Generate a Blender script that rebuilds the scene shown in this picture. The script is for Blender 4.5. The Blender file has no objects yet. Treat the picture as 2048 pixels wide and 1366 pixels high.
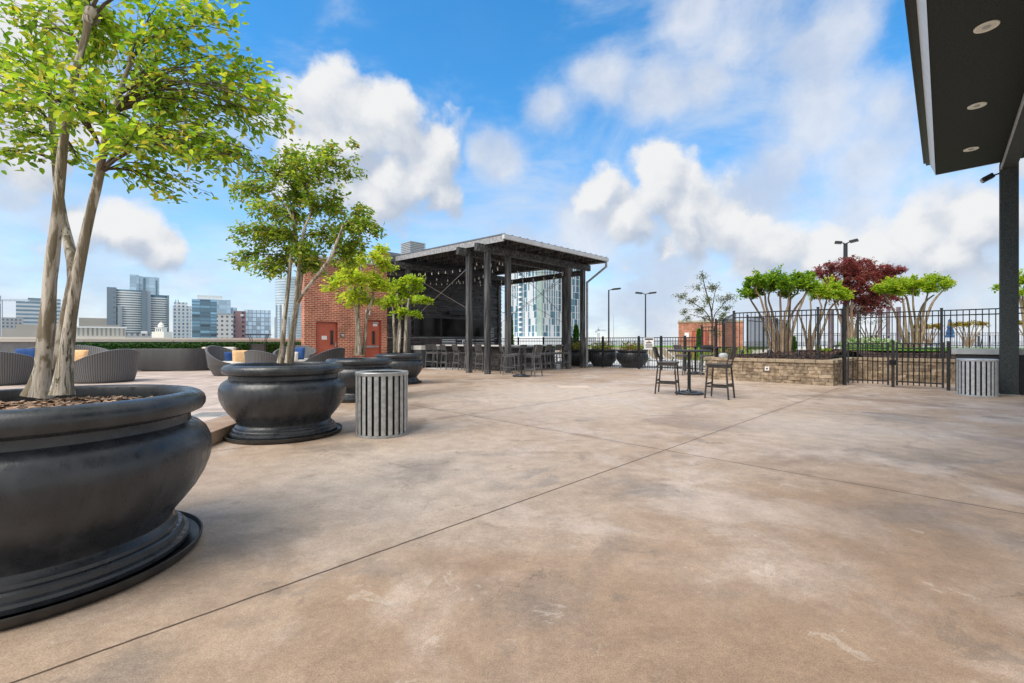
import bpy, math, random
import numpy as np
from mathutils import Vector, Matrix
random.seed(7); rng = np.random.default_rng(7)
C = bpy.context.scene.collection
R = math.radians
F, H = 915.0, 1.25          # focal length in photo pixels, camera height in metres
S2 = math.sqrt(0.5)
U1 = Vector((S2, S2, 0)); U2 = Vector((-S2, S2, 0))

def gp(px, py, z=0.0):
    Y = F*(H-z)/(py-683.0)
    return Vector(((px-1024)/F*Y, Y, z))
def pt(px, py, Y):
    return Vector(((px-1024)/F*Y, Y, H+(683.0-py)/F*Y))

# ------------------------------------------------------------------ mesh builder
class MB:
    def __init__(s): s.v = []; s.f = []
    def add(s, vs, fs):
        o = len(s.v); s.v += [tuple(v) for v in vs]; s.f += [tuple(i+o for i in f) for f in fs]
        return s
    def box(s, x0, x1, y0, y1, z0, z1):
        return s.add([(x0,y0,z0),(x1,y0,z0),(x1,y1,z0),(x0,y1,z0),(x0,y0,z1),(x1,y0,z1),(x1,y1,z1),(x0,y1,z1)],
                     [(3,2,1,0),(4,5,6,7),(0,1,5,4),(1,2,6,5),(2,3,7,6),(3,0,4,7)])
    def cbox(s, c, d):
        return s.box(c[0]-d[0]/2,c[0]+d[0]/2,c[1]-d[1]/2,c[1]+d[1]/2,c[2]-d[2]/2,c[2]+d[2]/2)
    def beam(s, p, q, w, h):
        p = Vector(p); q = Vector(q); d = (q-p).normalized()
        up = Vector((0,0,1)) if abs(d.z) < .95 else Vector((0,1,0))
        sd = d.cross(up).normalized()*w/2; u = sd.cross(d).normalized()*h/2
        vs = [p-sd-u,p+sd-u,p+sd+u,p-sd+u,q-sd-u,q+sd-u,q+sd+u,q-sd+u]
        return s.add(vs, [(0,1,2,3),(7,6,5,4),(4,5,1,0),(5,6,2,1),(6,7,3,2),(7,4,0,3)])
    def tube(s, pts, rads, n=8, lump=0.0, cap=True):
        pts = [Vector(p) for p in pts]; vs = []; m = len(pts)
        if not hasattr(rads, '__len__'): rads = [rads]*m
        ph = random.random()*6; prev = None
        for i, p in enumerate(pts):
            d = (pts[min(i+1,m-1)]-pts[max(i-1,0)])
            d = d.normalized() if d.length > 1e-9 else Vector((0,0,1))
            a = prev if prev is not None else (Vector((1,0,0)) if abs(d.x) < .9 else Vector((0,1,0)))
            a = (a - d*a.dot(d)).normalized(); prev = a; b = d.cross(a)
            for k in range(n):
                t = 2*math.pi*k/n
                r = rads[i]*(1+lump*(math.sin(3*t+ph+i*.35)*.6+math.sin(5*t-ph+i*.8)*.4+math.sin(i*1.7+ph)*.4))
                vs.append(p+a*(r*math.cos(t))+b*(r*math.sin(t)))
        fs = [(i*n+k, i*n+(k+1)%n, (i+1)*n+(k+1)%n, (i+1)*n+k) for i in range(m-1) for k in range(n)]
        if cap: fs += [tuple(range(n-1,-1,-1)), tuple(range((m-1)*n, m*n))]
        return s.add(vs, fs)
    def lathe(s, prof, n=48, c=(0,0,0), cap=False):
        vs = []; m = len(prof)
        for r, z in prof:
            for k in range(n):
                t = 2*math.pi*k/n; vs.append((c[0]+r*math.cos(t), c[1]+r*math.sin(t), c[2]+z))
        fs = [(i*n+k, i*n+(k+1)%n, (i+1)*n+(k+1)%n, (i+1)*n+k) for i in range(m-1) for k in range(n)]
        if cap: fs += [tuple(range(n-1,-1,-1)), tuple(range((m-1)*n, m*n))]
        return s.add(vs, fs)
    def prism(s, poly, z0, z1):
        n = len(poly)
        vs = [(p[0],p[1],z0) for p in poly]+[(p[0],p[1],z1) for p in poly]
        return s.add(vs, [tuple(range(n-1,-1,-1)), tuple(range(n,2*n))]+[(i,(i+1)%n,n+(i+1)%n,n+i) for i in range(n)])
    def ball(s, c, r, nu=12, nv=8, sc=(1,1,1), pw=1.0):
        vs = []
        sg = lambda x: math.copysign(abs(x)**pw, x)
        for j in range(nv+1):
            a = math.pi*j/nv-math.pi/2
            for k in range(nu):
                t = 2*math.pi*k/nu
                vs.append((c[0]+r*sc[0]*sg(math.cos(a))*sg(math.cos(t)), c[1]+r*sc[1]*sg(math.cos(a))*sg(math.sin(t)), c[2]+r*sc[2]*sg(math.sin(a))))
        fs = [(j*nu+k, j*nu+(k+1)%nu, (j+1)*nu+(k+1)%nu, (j+1)*nu+k) for j in range(nv) for k in range(nu)]
        return s.add(vs, fs)
    def build(s, name, mat, parent=None, smooth=False, bevel=0, ang=40):
        me = bpy.data.meshes.new(name); me.from_pydata(s.v, [], s.f); me.update()
        if smooth:
            me.shade_smooth(); me.set_sharp_from_angle(angle=R(ang))
        me.materials.append(mat)
        o = bpy.data.objects.new(name, me); C.objects.link(o)
        if parent: o.parent = parent
        if bevel:
            m = o.modifiers.new('bevel','BEVEL'); m.width = bevel; m.segments = 2; m.limit_method = 'ANGLE'
        return o

def tag(o, label=None, cat=None, group=None, kind=None):
    if label: o['label'] = label
    if cat: o['category'] = cat
    if group: o['group'] = group
    if kind: o['kind'] = kind
    return o
def thing(name, label, cat, loc=(0,0,0), rz=0.0, group=None):
    o = bpy.data.objects.new(name, None); C.objects.link(o)
    o.location = loc; o.rotation_euler = (0,0,rz); o.empty_display_size = .2
    return tag(o, label, cat, group)
def struct(o): o['kind'] = 'structure'; return o
def dup(root, loc, rz, label, group=None, scale=1.0):
    kids = {}
    for o in root.children: kids[o] = list(o.children)
    r = root.copy(); C.objects.link(r); r.location = loc; r.rotation_euler = (0,0,rz); r['label'] = label
    r.scale = (scale,)*3
    if group: r['group'] = group
    for ch, gs in kids.items():
        c = ch.copy(); C.objects.link(c); c.parent = r
        for g in gs:
            d = g.copy(); C.objects.link(d); d.parent = c
    return r

# ------------------------------------------------------------------ materials
class NT:
    def __init__(s, nt): s.nt = nt
    def n(s, t, **k):
        x = s.nt.nodes.new(t)
        for a, b in k.items(): setattr(x, a, b)
        return x
    def l(s, a, b): s.nt.links.new(a, b)
    def put(s, sock, val):
        if hasattr(val, 'is_linked') or isinstance(val, bpy.types.NodeSocket): s.l(val, sock)
        else: sock.default_value = val
    def math(s, op, a, b=0.0, c=None, clamp=False):
        x = s.n('ShaderNodeMath', operation=op); x.use_clamp = clamp
        s.put(x.inputs[0], a); s.put(x.inputs[1], b)
        if c is not None: s.put(x.inputs[2], c)
        return x.outputs[0]
    def vm(s, op, a, b=None):
        x = s.n('ShaderNodeVectorMath', operation=op); s.put(x.inputs[0], a)
        if b is not None:
            s.put(x.inputs[3] if op == 'SCALE' else x.inputs[1], b)
        return x.outputs['Value'] if op in ('DISTANCE','DOT_PRODUCT','LENGTH') else x.outputs[0]
    def mix(s, f, a, b, blend='MIX'):
        x = s.n('ShaderNodeMix', data_type='RGBA', blend_type=blend)
        s.put(x.inputs[0], f); s.put(x.inputs[6], a if not isinstance(a, tuple) else col(a)); s.put(x.inputs[7], b if not isinstance(b, tuple) else col(b))
        return x.outputs[2]
    def noise(s, vec, scale, detail=5, rough=.55, out=0, dist=0.0):
        x = s.n('ShaderNodeTexNoise'); s.put(x.inputs['Vector'], vec)
        x.inputs['Scale'].default_value = scale; x.inputs['Detail'].default_value = detail; x.inputs['Roughness'].default_value = rough
        x.inputs['Distortion'].default_value = dist
        return x.outputs[out]
    def ramp(s, v, lo, hi, a=0.0, b=1.0, smooth=True):
        x = s.n('ShaderNodeMapRange'); x.interpolation_type = 'SMOOTHSTEP' if smooth else 'LINEAR'
        s.put(x.inputs[0], v); x.inputs[1].default_value = lo; x.inputs[2].default_value = hi
        x.inputs[3].default_value = a; x.inputs[4].default_value = b
        return x.outputs[0]
    def sep(s, v):
        x = s.n('ShaderNodeSeparateXYZ'); s.put(x.inputs[0], v); return x.outputs
    def comb(s, a, b, c=0.0):
        x = s.n('ShaderNodeCombineXYZ'); s.put(x.inputs[0], a); s.put(x.inputs[1], b); s.put(x.inputs[2], c); return x.outputs[0]
def col(c): return (c[0], c[1], c[2], 1.0)
def newmat(name):
    m = bpy.data.materials.new(name); m.use_nodes = True; m.node_tree.nodes.clear()
    t = NT(m.node_tree); out = t.n('ShaderNodeOutputMaterial'); p = t.n('ShaderNodeBsdfPrincipled'); t.l(p.outputs[0], out.inputs[0])
    return m, t, p, out
def objvec(t, rnd=True):
    tc = t.n('ShaderNodeTexCoord')
    if not rnd: return tc.outputs['Object']
    oi = t.n('ShaderNodeObjectInfo')
    sc = t.vm('SCALE', t.comb(oi.outputs['Random'], oi.outputs['Random'], oi.outputs['Random']), 37.0)
    return t.vm('ADD', tc.outputs['Object'], sc)
def mk(name, c1, c2=None, scale=4.0, rough=.6, metal=0.0, bump=0.0, bscale=60.0, island=0.0, spec=.5, stretch=None, contrast=(.35,.65), rvar=.0):
    m, t, p, out = newmat(name)
    v = objvec(t)
    if stretch: v = t.vm('MULTIPLY', v, stretch)
    cl = col(c1)
    if c2 is not None:
        f = t.ramp(t.noise(v, scale, 6), contrast[0], contrast[1])
        cl = t.mix(f, c1, c2)
    if island:
        g = t.n('ShaderNodeNewGeometry')
        k = t.ramp(g.outputs['Random Per Island'], 0, 1, 1-island, 1+island, False)
        cl = t.mix(1.0, cl if not isinstance(cl, tuple) else (cl[0],cl[1],cl[2]), t.comb(k,k,k), 'MULTIPLY')
    t.put(p.inputs['Base Color'], cl)
    p.inputs['Roughness'].default_value = rough
    if rvar: t.put(p.inputs['Roughness'], t.ramp(t.noise(v, scale*2, 5), .3, .7, rough-rvar, rough+rvar))
    p.inputs['Metallic'].default_value = metal; p.inputs['Specular IOR Level'].default_value = spec
    if bump:
        b = t.n('ShaderNodeBump'); b.inputs['Strength'].default_value = bump; b.inputs['Distance'].default_value = .02
        t.put(b.inputs['Height'], t.noise(v, bscale, 6)); t.l(b.outputs[0], p.inputs['Normal'])
    return m
M = {}
M['pot'] = mk('pot_composite', (.024,.028,.033), (.042,.047,.054), 9, .34, bump=.07, bscale=110, rvar=.12, contrast=(.38,.72), stretch=(1,1,.45))
M['pot2'] = mk('saucer_plastic', (.012,.012,.014), (.04,.037,.033), 6, .45)
M['wood_dark'] = mk('charred_timber', (.018,.019,.021), (.135,.137,.142), 9, .65, bump=.3, bscale=30, stretch=(1,1,.12), contrast=(.36,.70))
M['beam'] = mk('weathered_black_beam', (.026,.027,.030), (.135,.138,.145), 12, .7, bump=.3, bscale=40, contrast=(.40,.72))
M['fascia'] = mk('weathered_fascia', (.20,.205,.215), (.40,.405,.415), 11, .6, bump=.2, contrast=(.3,.66))
M['gutter'] = mk('gutter_metal', (.50,.51,.53), (.60,.61,.63), 3, .45, .0)
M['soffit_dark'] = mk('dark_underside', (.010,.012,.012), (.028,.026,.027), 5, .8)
M['metalroof'] = mk('roof_metal', (.16,.18,.21), (.22,.24,.27), 2, .4, .4)
M['blackmetal'] = mk('black_painted_metal', (.010,.012,.015), (.022,.024,.028), 10, .38)
M['polemetal'] = mk('dark_pole_metal', (.02,.022,.026), None, 1, .45)
M['steel'] = mk('stainless', (.45,.46,.47), (.55,.56,.57), 4, .3, .9)
M['slatmetal'] = mk('silver_slat', (.30,.315,.32), (.42,.435,.44), 14, .38, .35, bump=.05, bscale=120, island=.10)
M['slatmetal2'] = mk('pale_silver_slat', (.43,.46,.49), (.56,.59,.61), 14, .38, .25, island=.10)
M['binner'] = mk('bin_liner', (.008,.008,.009), None, 1, .5)
M['counter'] = mk('counter_stone', (.62,.62,.60), (.74,.74,.71), 20, .3)
M['cab'] = mk('cabinet_grey', (.075,.08,.088), (.10,.105,.115), 6, .45)
M['screen'] = mk('tv_glass', (.004,.004,.005), None, 1, .10, spec=.25)
M['grate'] = mk('grate_metal', (.25,.25,.25), (.32,.32,.31), 6, .6)
M['white'] = mk('white_paint', (.75,.75,.74), None, 1, .5)
M['paper'] = mk('sign_white', (.80,.80,.80), None, 1, .6)
M['ink'] = mk('sign_ink', (.03,.035,.05), None, 1, .6)
M['resin'] = mk('brown_resin', (.020,.016,.015), (.042,.034,.031), 8, .45, bump=.25, bscale=90)
M['resin2'] = mk('charcoal_resin', (.095,.098,.105), (.15,.153,.16), 6, .45, bump=.2, bscale=90)
M['door'] = mk('door_paint', (.44,.10,.055), (.49,.12,.07), 3, .42)
M['doorframe'] = mk('door_frame_paint', (.26,.05,.03), (.30,.065,.04), 3, .5)
M['glassdark'] = mk('dark_glass', (.02,.028,.03), None, 1, .08)
M['cap'] = mk('parapet_cap', (.84,.81,.74), (.88,.86,.80), 1.5, .65)
M['stucco'] = mk('grey_stucco', (.22,.23,.24), (.27,.28,.29), 2, .85, bump=.4, bscale=90)
M['stuccodark'] = mk('dark_stucco', (.030,.042,.042), (.068,.076,.078), 60, .8, bump=.45, bscale=70, contrast=(.42,.62))
M['stuccowall'] = mk('low_wall_stucco', (.045,.047,.055), (.062,.064,.072), 30, .8, bump=.3, bscale=90)
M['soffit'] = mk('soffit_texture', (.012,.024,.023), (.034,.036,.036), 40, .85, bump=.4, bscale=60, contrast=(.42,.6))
M['capgrey'] = mk('grey_cap', (.38,.40,.42), (.46,.48,.50), 6, .5)
M['fasciawhite'] = mk('pale_fascia', (.66,.67,.67), (.74,.75,.75), 6, .5)
M['reflector'] = mk('pale_reflector', (.80,.80,.72), None, 1, .25)
M['trimwhite'] = mk('light_trim', (.85,.84,.76), None, 1, .35)
M['cush'] = mk('cushion_offwhite', (.55,.53,.49), (.63,.61,.57), 6, .85)
M['orange'] = mk('tan_pillow_fabric', (.70,.43,.21), (.78,.51,.27), 9, .9, bump=.2)
M['blue'] = mk('blue_pillow_fabric', (.015,.06,.20), (.025,.085,.27), 9, .9, bump=.2)
M['umb'] = mk('umbrella_blue', (.02,.06,.15), (.03,.09,.2), 4, .85)
M['mulch'] = mk('mulch', (.05,.028,.018), (.17,.105,.065), 38, .9, bump=.7, bscale=45, island=.0)
M['chip'] = mk('bark_chip', (.15,.085,.05), (.40,.27,.18), 25, .85, island=.55)
M['chipdark'] = mk('dark_bark_chip', (.045,.022,.015), (.13,.07,.045), 25, .9, island=.55)
M['lawn'] = mk('lawn_green', (.07,.20,.015), (.16,.34,.03), 7, .9, bump=.5, bscale=60)
M['blade'] = mk('grass_blade', (.09,.25,.02), (.20,.40,.04), 7, .8, island=.4)
M['tan'] = mk('tan_wall', (.40,.34,.25), (.50,.43,.33), 3, .8, bump=.2)
M['pooldeck'] = mk('pale_pool_deck', (.50,.50,.49), (.60,.59,.57), 1.2, .8)
M['water'] = mk('pool_water', (.10,.42,.50), (.16,.52,.58), 2, .08)
M['mauve'] = mk('mauve_post', (.14,.11,.12), (.20,.16,.17), 6, .8)
M['stone'] = mk('stone_block', (.20,.145,.092), (.38,.30,.215), 9, .9, bump=.8, bscale=28, island=.30)
M['stonecap'] = mk('stone_cap', (.27,.21,.14), (.40,.325,.235), 9, .9, bump=.6, bscale=28, island=.18)
M['brown_coping'] = mk('brown_coping', (.30,.20,.135), (.40,.29,.21), 2.5, .75, bump=.15)
M['coping_side'] = M['brown_coping']
def wickermat(name, c1, c2):
    m, t, p, out = newmat(name)
    tc = t.n('ShaderNodeTexCoord'); o = t.sep(tc.outputs['Object'])
    ang = t.math('MULTIPLY', t.math('ARCTAN2', o[1], o[0]), 46.0)
    zz = t.math('MULTIPLY', o[2], 190.0)
    w = t.math('MULTIPLY', t.math('SINE', t.math('ADD', ang, t.math('MULTIPLY', t.math('FLOOR', t.math('DIVIDE', zz, 6.283)), 3.1416))), t.math('SINE', zz))
    w = t.math('ABSOLUTE', w)
    t.put(p.inputs['Base Color'], t.mix(t.ramp(w, .05, .6), c1, c2)); p.inputs['Roughness'].default_value = .5
    b = t.n('ShaderNodeBump'); b.inputs['Strength'].default_value = .8; b.inputs['Distance'].default_value = .008
    t.put(b.inputs['Height'], w); t.l(b.outputs[0], p.inputs['Normal'])
    return m
M['wicker'] = wickermat('grey_wicker', (.030,.030,.033), (.19,.19,.195))
def flatweave(name, c1, c2):
    m, t, p, out = newmat(name); o = t.sep(t.n('ShaderNodeTexCoord').outputs['Object'])
    h = t.math('MULTIPLY', t.math('ADD', o[0], o[1]), 120.0); z = t.math('MULTIPLY', o[2], 170.0)
    w = t.math('ABSOLUTE', t.math('MULTIPLY', t.math('SINE', h), t.math('SINE', z)))
    k = t.ramp(t.noise(t.vm('MULTIPLY', t.n('ShaderNodeTexCoord').outputs['Object'], (1,1,.2)), 5, 4), .3, .7, .8, 1.2)
    t.put(p.inputs['Base Color'], t.mix(1.0, t.mix(t.ramp(w, .05, .6), c1, c2), t.comb(k,k,k), 'MULTIPLY')); p.inputs['Roughness'].default_value = .5
    b = t.n('ShaderNodeBump'); b.inputs['Strength'].default_value = .6; b.inputs['Distance'].default_value = .006
    t.put(b.inputs['Height'], w); t.l(b.outputs[0], p.inputs['Normal']); return m
M['wickerflat'] = flatweave('flat_dark_wicker', (.012,.012,.013), (.048,.048,.052))
M['wickerdark'] = wickermat('dark_wicker', (.020,.020,.022), (.085,.086,.09))
def brickmat(name, c1, c2, cm, bw, rh, ms=.011, swap=True):
    m, t, p, out = newmat(name)
    o = t.sep(t.n('ShaderNodeTexCoord').outputs['Object'])
    v = t.comb(t.math('ADD', o[0], o[1]), o[2], 0.0)
    b = t.n('ShaderNodeTexBrick'); t.put(b.inputs['Vector'], v)
    b.inputs['Scale'].default_value = 1; b.inputs['Brick Width'].default_value = bw; b.inputs['Row Height'].default_value = rh
    b.inputs['Mortar Size'].default_value = ms; b.inputs['Mortar Smooth'].default_value = .2; b.inputs['Bias'].default_value = 0
    b.inputs['Color1'].default_value = col(c1); b.inputs['Color2'].default_value = col(c2); b.inputs['Mortar'].default_value = col(cm)
    nz = t.noise(t.n('ShaderNodeTexCoord').outputs['Object'], 1.4, 8, .68)
    k = t.ramp(nz, .3, .7, .62, 1.28)
    t.put(p.inputs['Base Color'], t.mix(1.0, b.outputs['Color'], t.comb(k,k,k), 'MULTIPLY')); p.inputs['Roughness'].default_value = .85
    bp = t.n('ShaderNodeBump'); bp.inputs['Strength'].default_value = .6; bp.inputs['Distance'].default_value = .01; bp.invert = True
    t.l(b.outputs['Fac'], bp.inputs['Height']); t.l(bp.outputs[0], p.inputs['Normal'])
    return m
M['brick'] = brickmat('red_brick', (.36,.085,.042), (.47,.135,.07), (.66,.48,.36), .235, .078, .0105)
M['brick2'] = brickmat('far_brick', (.42,.15,.08), (.50,.20,.12), (.5,.3,.22), .5, .16, .012)
def barkmat(name, a, b, c):
    m, t, p, out = newmat(name)
    v = objvec(t)
    vs = t.vm('MULTIPLY', v, (1,1,.17))
    x = t.mix(t.ramp(t.noise(vs, 13, 7, .68, dist=1.2), .44, .54), a, b)
    x = t.mix(t.ramp(t.noise(vs, 22, 7, .68, dist=1.4), .56, .62), x, c)
    t.put(p.inputs['Base Color'], x); p.inputs['Roughness'].default_value = .75
    bp = t.n('ShaderNodeBump'); bp.inputs['Strength'].default_value = .9; bp.inputs['Distance'].default_value = .014
    t.put(bp.inputs['Height'], t.noise(vs, 26, 6)); t.l(bp.outputs[0], p.inputs['Normal'])
    return m
M['bark'] = barkmat('crepe_bark', (.50,.45,.38), (.20,.165,.11), (.085,.080,.045))
M['bark2'] = barkmat('warm_bark', (.36,.27,.18), (.24,.17,.11), (.12,.08,.05))
M['twig'] = mk('twig_bark', (.06,.042,.03), (.12,.085,.06), 20, .8)
def leafmat(name, cols, trans=.42, gain=1.0):
    cols = [tuple(min(.9, q*gain) for q in c) for c in cols]
    m, t, p, out = newmat(name)
    g = t.n('ShaderNodeNewGeometry'); r = g.outputs['Random Per Island']
    cr = t.n('ShaderNodeValToRGB'); t.l(r, cr.inputs[0]); e = cr.color_ramp.elements
    while len(e) < len(cols): e.new(.5)
    for i, c in enumerate(cols):
        e[i].position = i/(len(cols)-1); e[i].color = col(c)
    t.l(cr.outputs[0], p.inputs['Base Color']); p.inputs['Roughness'].default_value = .42; p.inputs['Specular IOR Level'].default_value = .35
    tr = t.n('ShaderNodeBsdfTranslucent'); t.put(tr.inputs[0], t.mix(1.0, cr.outputs[0], (1.25,1.3,.7), 'MULTIPLY'))
    mx = t.n('ShaderNodeMixShader'); mx.inputs[0].default_value = trans
    t.l(p.outputs[0], mx.inputs[1]); t.l(tr.outputs[0], mx.inputs[2]); t.l(mx.outputs[0], out.inputs[0])
    return m
M['leafA'] = leafmat('leaf_green', [(.05,.105,.014),(.10,.185,.02),(.19,.29,.03),(.33,.38,.045),(.08,.15,.018),(.13,.23,.022),(.40,.31,.06),(.22,.33,.03)], .52, 1.9)
M['leafB'] = leafmat('leaf_mid_green', [(.045,.09,.014),(.08,.15,.02),(.15,.24,.028),(.27,.31,.045),(.07,.125,.018),(.27,.21,.05),(.11,.19,.02)], .50, 1.9)
M['leafC'] = leafmat('leaf_yellow_green', [(.16,.24,.02),(.28,.36,.03),(.44,.48,.05),(.22,.34,.025),(.50,.42,.08),(.11,.19,.02)], .52, 1.6)
M['leafD'] = leafmat('leaf_lime', [(.10,.20,.015),(.24,.38,.025),(.44,.52,.04),(.16,.29,.02),(.34,.44,.03),(.48,.44,.06)], .5, 1.25)
M['leafE'] = leafmat('leaf_fresh_green', [(.04,.11,.012),(.08,.19,.018),(.18,.31,.025),(.36,.44,.04),(.06,.15,.015),(.12,.24,.02)], .45, 1.4)
M['leafred'] = leafmat('leaf_maroon', [(.08,.014,.024),(.13,.020,.035),(.20,.035,.055),(.10,.035,.025),(.16,.05,.04),(.05,.012,.018)], .48, 2.1)
M['leaforange'] = leafmat('leaf_olive_orange', [(.22,.20,.03),(.34,.22,.03),(.26,.26,.04),(.40,.25,.04)], .4)
M['leafdark'] = leafmat('leaf_dark_green', [(.008,.045,.006),(.02,.08,.010),(.04,.13,.015),(.012,.06,.008),(.08,.17,.03)], .25, 1.4)
M['leafsparse'] = leafmat('leaf_grey_green', [(.05,.07,.025),(.09,.11,.04),(.12,.10,.04),(.07,.09,.03)], .35, 1.9)
M['leaffir'] = leafmat('leaf_conifer', [(.03,.12,.012),(.06,.20,.015),(.12,.30,.02)], .25)
M['flower'] = leafmat('flower_mix', [(.10,.25,.02),(.30,.42,.03),(.35,.06,.05),(.55,.40,.04),(.14,.30,.02)], .4)
# ------------------------------------------------------------------ camera, light, sky
sc = bpy.context.scene
sc.cycles.max_bounces = 6; sc.cycles.diffuse_bounces = 3; sc.cycles.glossy_bounces = 2; sc.cycles.transmission_bounces = 4
cam = bpy.data.cameras.new('camera'); cam.lens = F/2048*36; cam.sensor_width = 36; cam.clip_start = .05; cam.clip_end = 60000
co = bpy.data.objects.new('camera', cam); C.objects.link(co); co.location = (0,0,H); co.rotation_euler = (R(90),0,0); sc.camera = co
SUN_AZ, SUN_EL = R(-128), R(54)      # direction to the sun, azimuth from +Y clockwise
sd = Vector((math.sin(SUN_AZ)*math.cos(SUN_EL), math.cos(SUN_AZ)*math.cos(SUN_EL), math.sin(SUN_EL)))
sl = bpy.data.lights.new('sun','SUN'); sl.energy = 1.5; sl.angle = R(45); sl.color = (1,.94,.86)
so = bpy.data.objects.new('sun', sl); C.objects.link(so); so.rotation_euler = sd.to_track_quat('Z','Y').to_euler()
vs = sc.view_settings; vs.view_transform = 'Standard'; vs.look = 'None'; vs.gamma = 1; vs.exposure = 1.42; vs.use_curve_mapping = False
w = bpy.data.worlds.new('World'); sc.world = w; w.use_nodes = True; w.node_tree.nodes.clear(); t = NT(w.node_tree)
wo = t.n('ShaderNodeOutputWorld'); bg = t.n('ShaderNodeBackground'); t.l(bg.outputs[0], wo.inputs[0]); bg.inputs[1].default_value = .06
sky = t.n('ShaderNodeTexSky', sky_type='NISHITA'); sky.sun_disc = False; sky.sun_elevation = SUN_EL; sky.sun_rotation = SUN_AZ
sky.air_density = 1.0; sky.dust_density = .3; sky.ozone_density = 4.0; sky.altitude = 100
v = t.n('ShaderNodeTexCoord').outputs['Generated']
hs = t.n('ShaderNodeHueSaturation'); hs.inputs['Saturation'].default_value = 1.32; hs.inputs['Value'].default_value = 1.6; hs.inputs['Hue'].default_value = .492; t.l(sky.outputs[0], hs.inputs['Color'])
skyc = hs.outputs[0]
def pdir(px, py): return tuple(Vector(((px-1024)/F, 1.0, (683-py)/F)).normalized())
BL = [(640,235,95),(700,300,120),(780,290,115),(850,345,95),(890,385,55),(610,330,90),(760,370,100),
      (250,470,75),(330,500,55),(160,470,60),
      (1320,385,85),(1250,430,90),(1380,430,100),(1470,450,80),(1540,500,80),(1640,520,70),(1200,400,50),
      (1830,480,70),(1770,510,70),(1890,520,70),(1950,440,90),
      (60,60,170),(20,220,150),(-250,200,300),
      (2500,300,400)]
BL2 = [(1230,165,75),(1320,190,80),(1420,160,70),(1180,150,50),(1640,240,110),(1730,310,110),(1560,330,80),(1780,210,80),(1480,60,130),(1650,90,100),(1120,220,60),(1010,330,60),(960,300,45),(1380,20,90),(1900,420,90),(1720,440,120),(1500,400,110),(1160,460,100),(1880,600,160),(1330,610,150),(1600,600,150),(1050,520,110)]
wn = t.noise(v, 5.0, 6, .62, out=1)
v2 = t.vm('ADD', v, t.vm('SCALE', t.vm('SUBTRACT', wn, (.5,.5,.5)), .085))
def field(vec, L_, soft=.22):
    r = None
    for px, py, rad in L_:
        d = pdir(px, py); k = math.cos(math.atan(math.hypot(px-1024, py-683)/F))
        f = t.math('MULTIPLY_ADD', t.vm('DISTANCE', vec, d), -1.0/(rad/F*k*1.15), 1.0)
        r = f if r is None else t.math('SMOOTH_MAX', r, f, soft)
    return r
def billow(vec):
    a = None
    for sc_, am in ((12.0,.62),(27.0,.30)):
        x = t.n('ShaderNodeTexVoronoi', feature='F1'); t.put(x.inputs['Vector'], vec); x.inputs['Scale'].default_value = sc_
        q = t.math('MULTIPLY', t.math('SUBTRACT', .42, x.outputs['Distance']), am)
        a = q if a is None else t.math('ADD', a, q)
    return t.math('ADD', a, t.math('MULTIPLY', t.math('SUBTRACT', t.noise(vec, 12, 8, .6), .5), 1.0))
off = (-.022,-.01,.035)
f1 = t.math('ADD', field(v2, BL), billow(v2))
v3 = t.vm('ADD', v2, off)
f2 = t.math('ADD', field(v3, BL), billow(v3))
alpha = t.ramp(f1, -.02, .46)
lit = t.ramp(t.math('SUBTRACT', f1, f2), -.50, .5)
shade = t.mix(lit, (3.1,3.55,4.3), (5.5,5.55,5.6))
g1 = t.math('ADD', field(v2, BL2, .4), t.math('MULTIPLY', t.math('SUBTRACT', t.noise(v2, 7, 8, .6), .5), 1.5))
alpha2 = t.ramp(g1, -.05, .85, 0, .85)
# thin high veil and low bank
vz = t.sep(v)[2]
vst = t.vm('MULTIPLY', v, (1.0,1.0,2.4))
veil = t.ramp(t.noise(vst, 2.6, 7, .58, dist=.4), .44, .70)
veil = t.math('MULTIPLY', veil, .72)
bank = t.ramp(vz, .02, .46, .92, .04)
bankn = t.math('MULTIPLY', bank, t.ramp(t.noise(vst, 5.0, 7, .6), .28, .62, .55, 1.0))
s1 = t.mix(bankn, skyc, t.mix(t.ramp(t.noise(vst, 6, 6), .35, .65), (3.5,4.1,5.1), (4.7,5.0,5.5)))
s2_ = t.mix(veil, s1, (4.0,4.6,5.5))
s2_ = t.mix(alpha2, s2_, t.mix(t.ramp(t.noise(v2, 6, 6), .35, .65), (3.5,4.0,4.9), (5.0,5.2,5.6)))
s3 = t.mix(alpha, s2_, shade)
# unseen white cloud overhead and behind the camera, added as neutral fill light
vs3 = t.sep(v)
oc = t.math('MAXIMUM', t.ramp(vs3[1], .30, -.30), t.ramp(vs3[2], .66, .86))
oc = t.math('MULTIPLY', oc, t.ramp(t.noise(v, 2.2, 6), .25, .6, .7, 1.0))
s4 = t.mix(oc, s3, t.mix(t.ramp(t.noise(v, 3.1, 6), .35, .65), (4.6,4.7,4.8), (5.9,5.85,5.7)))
t.l(s4, bg.inputs[0])

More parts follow.
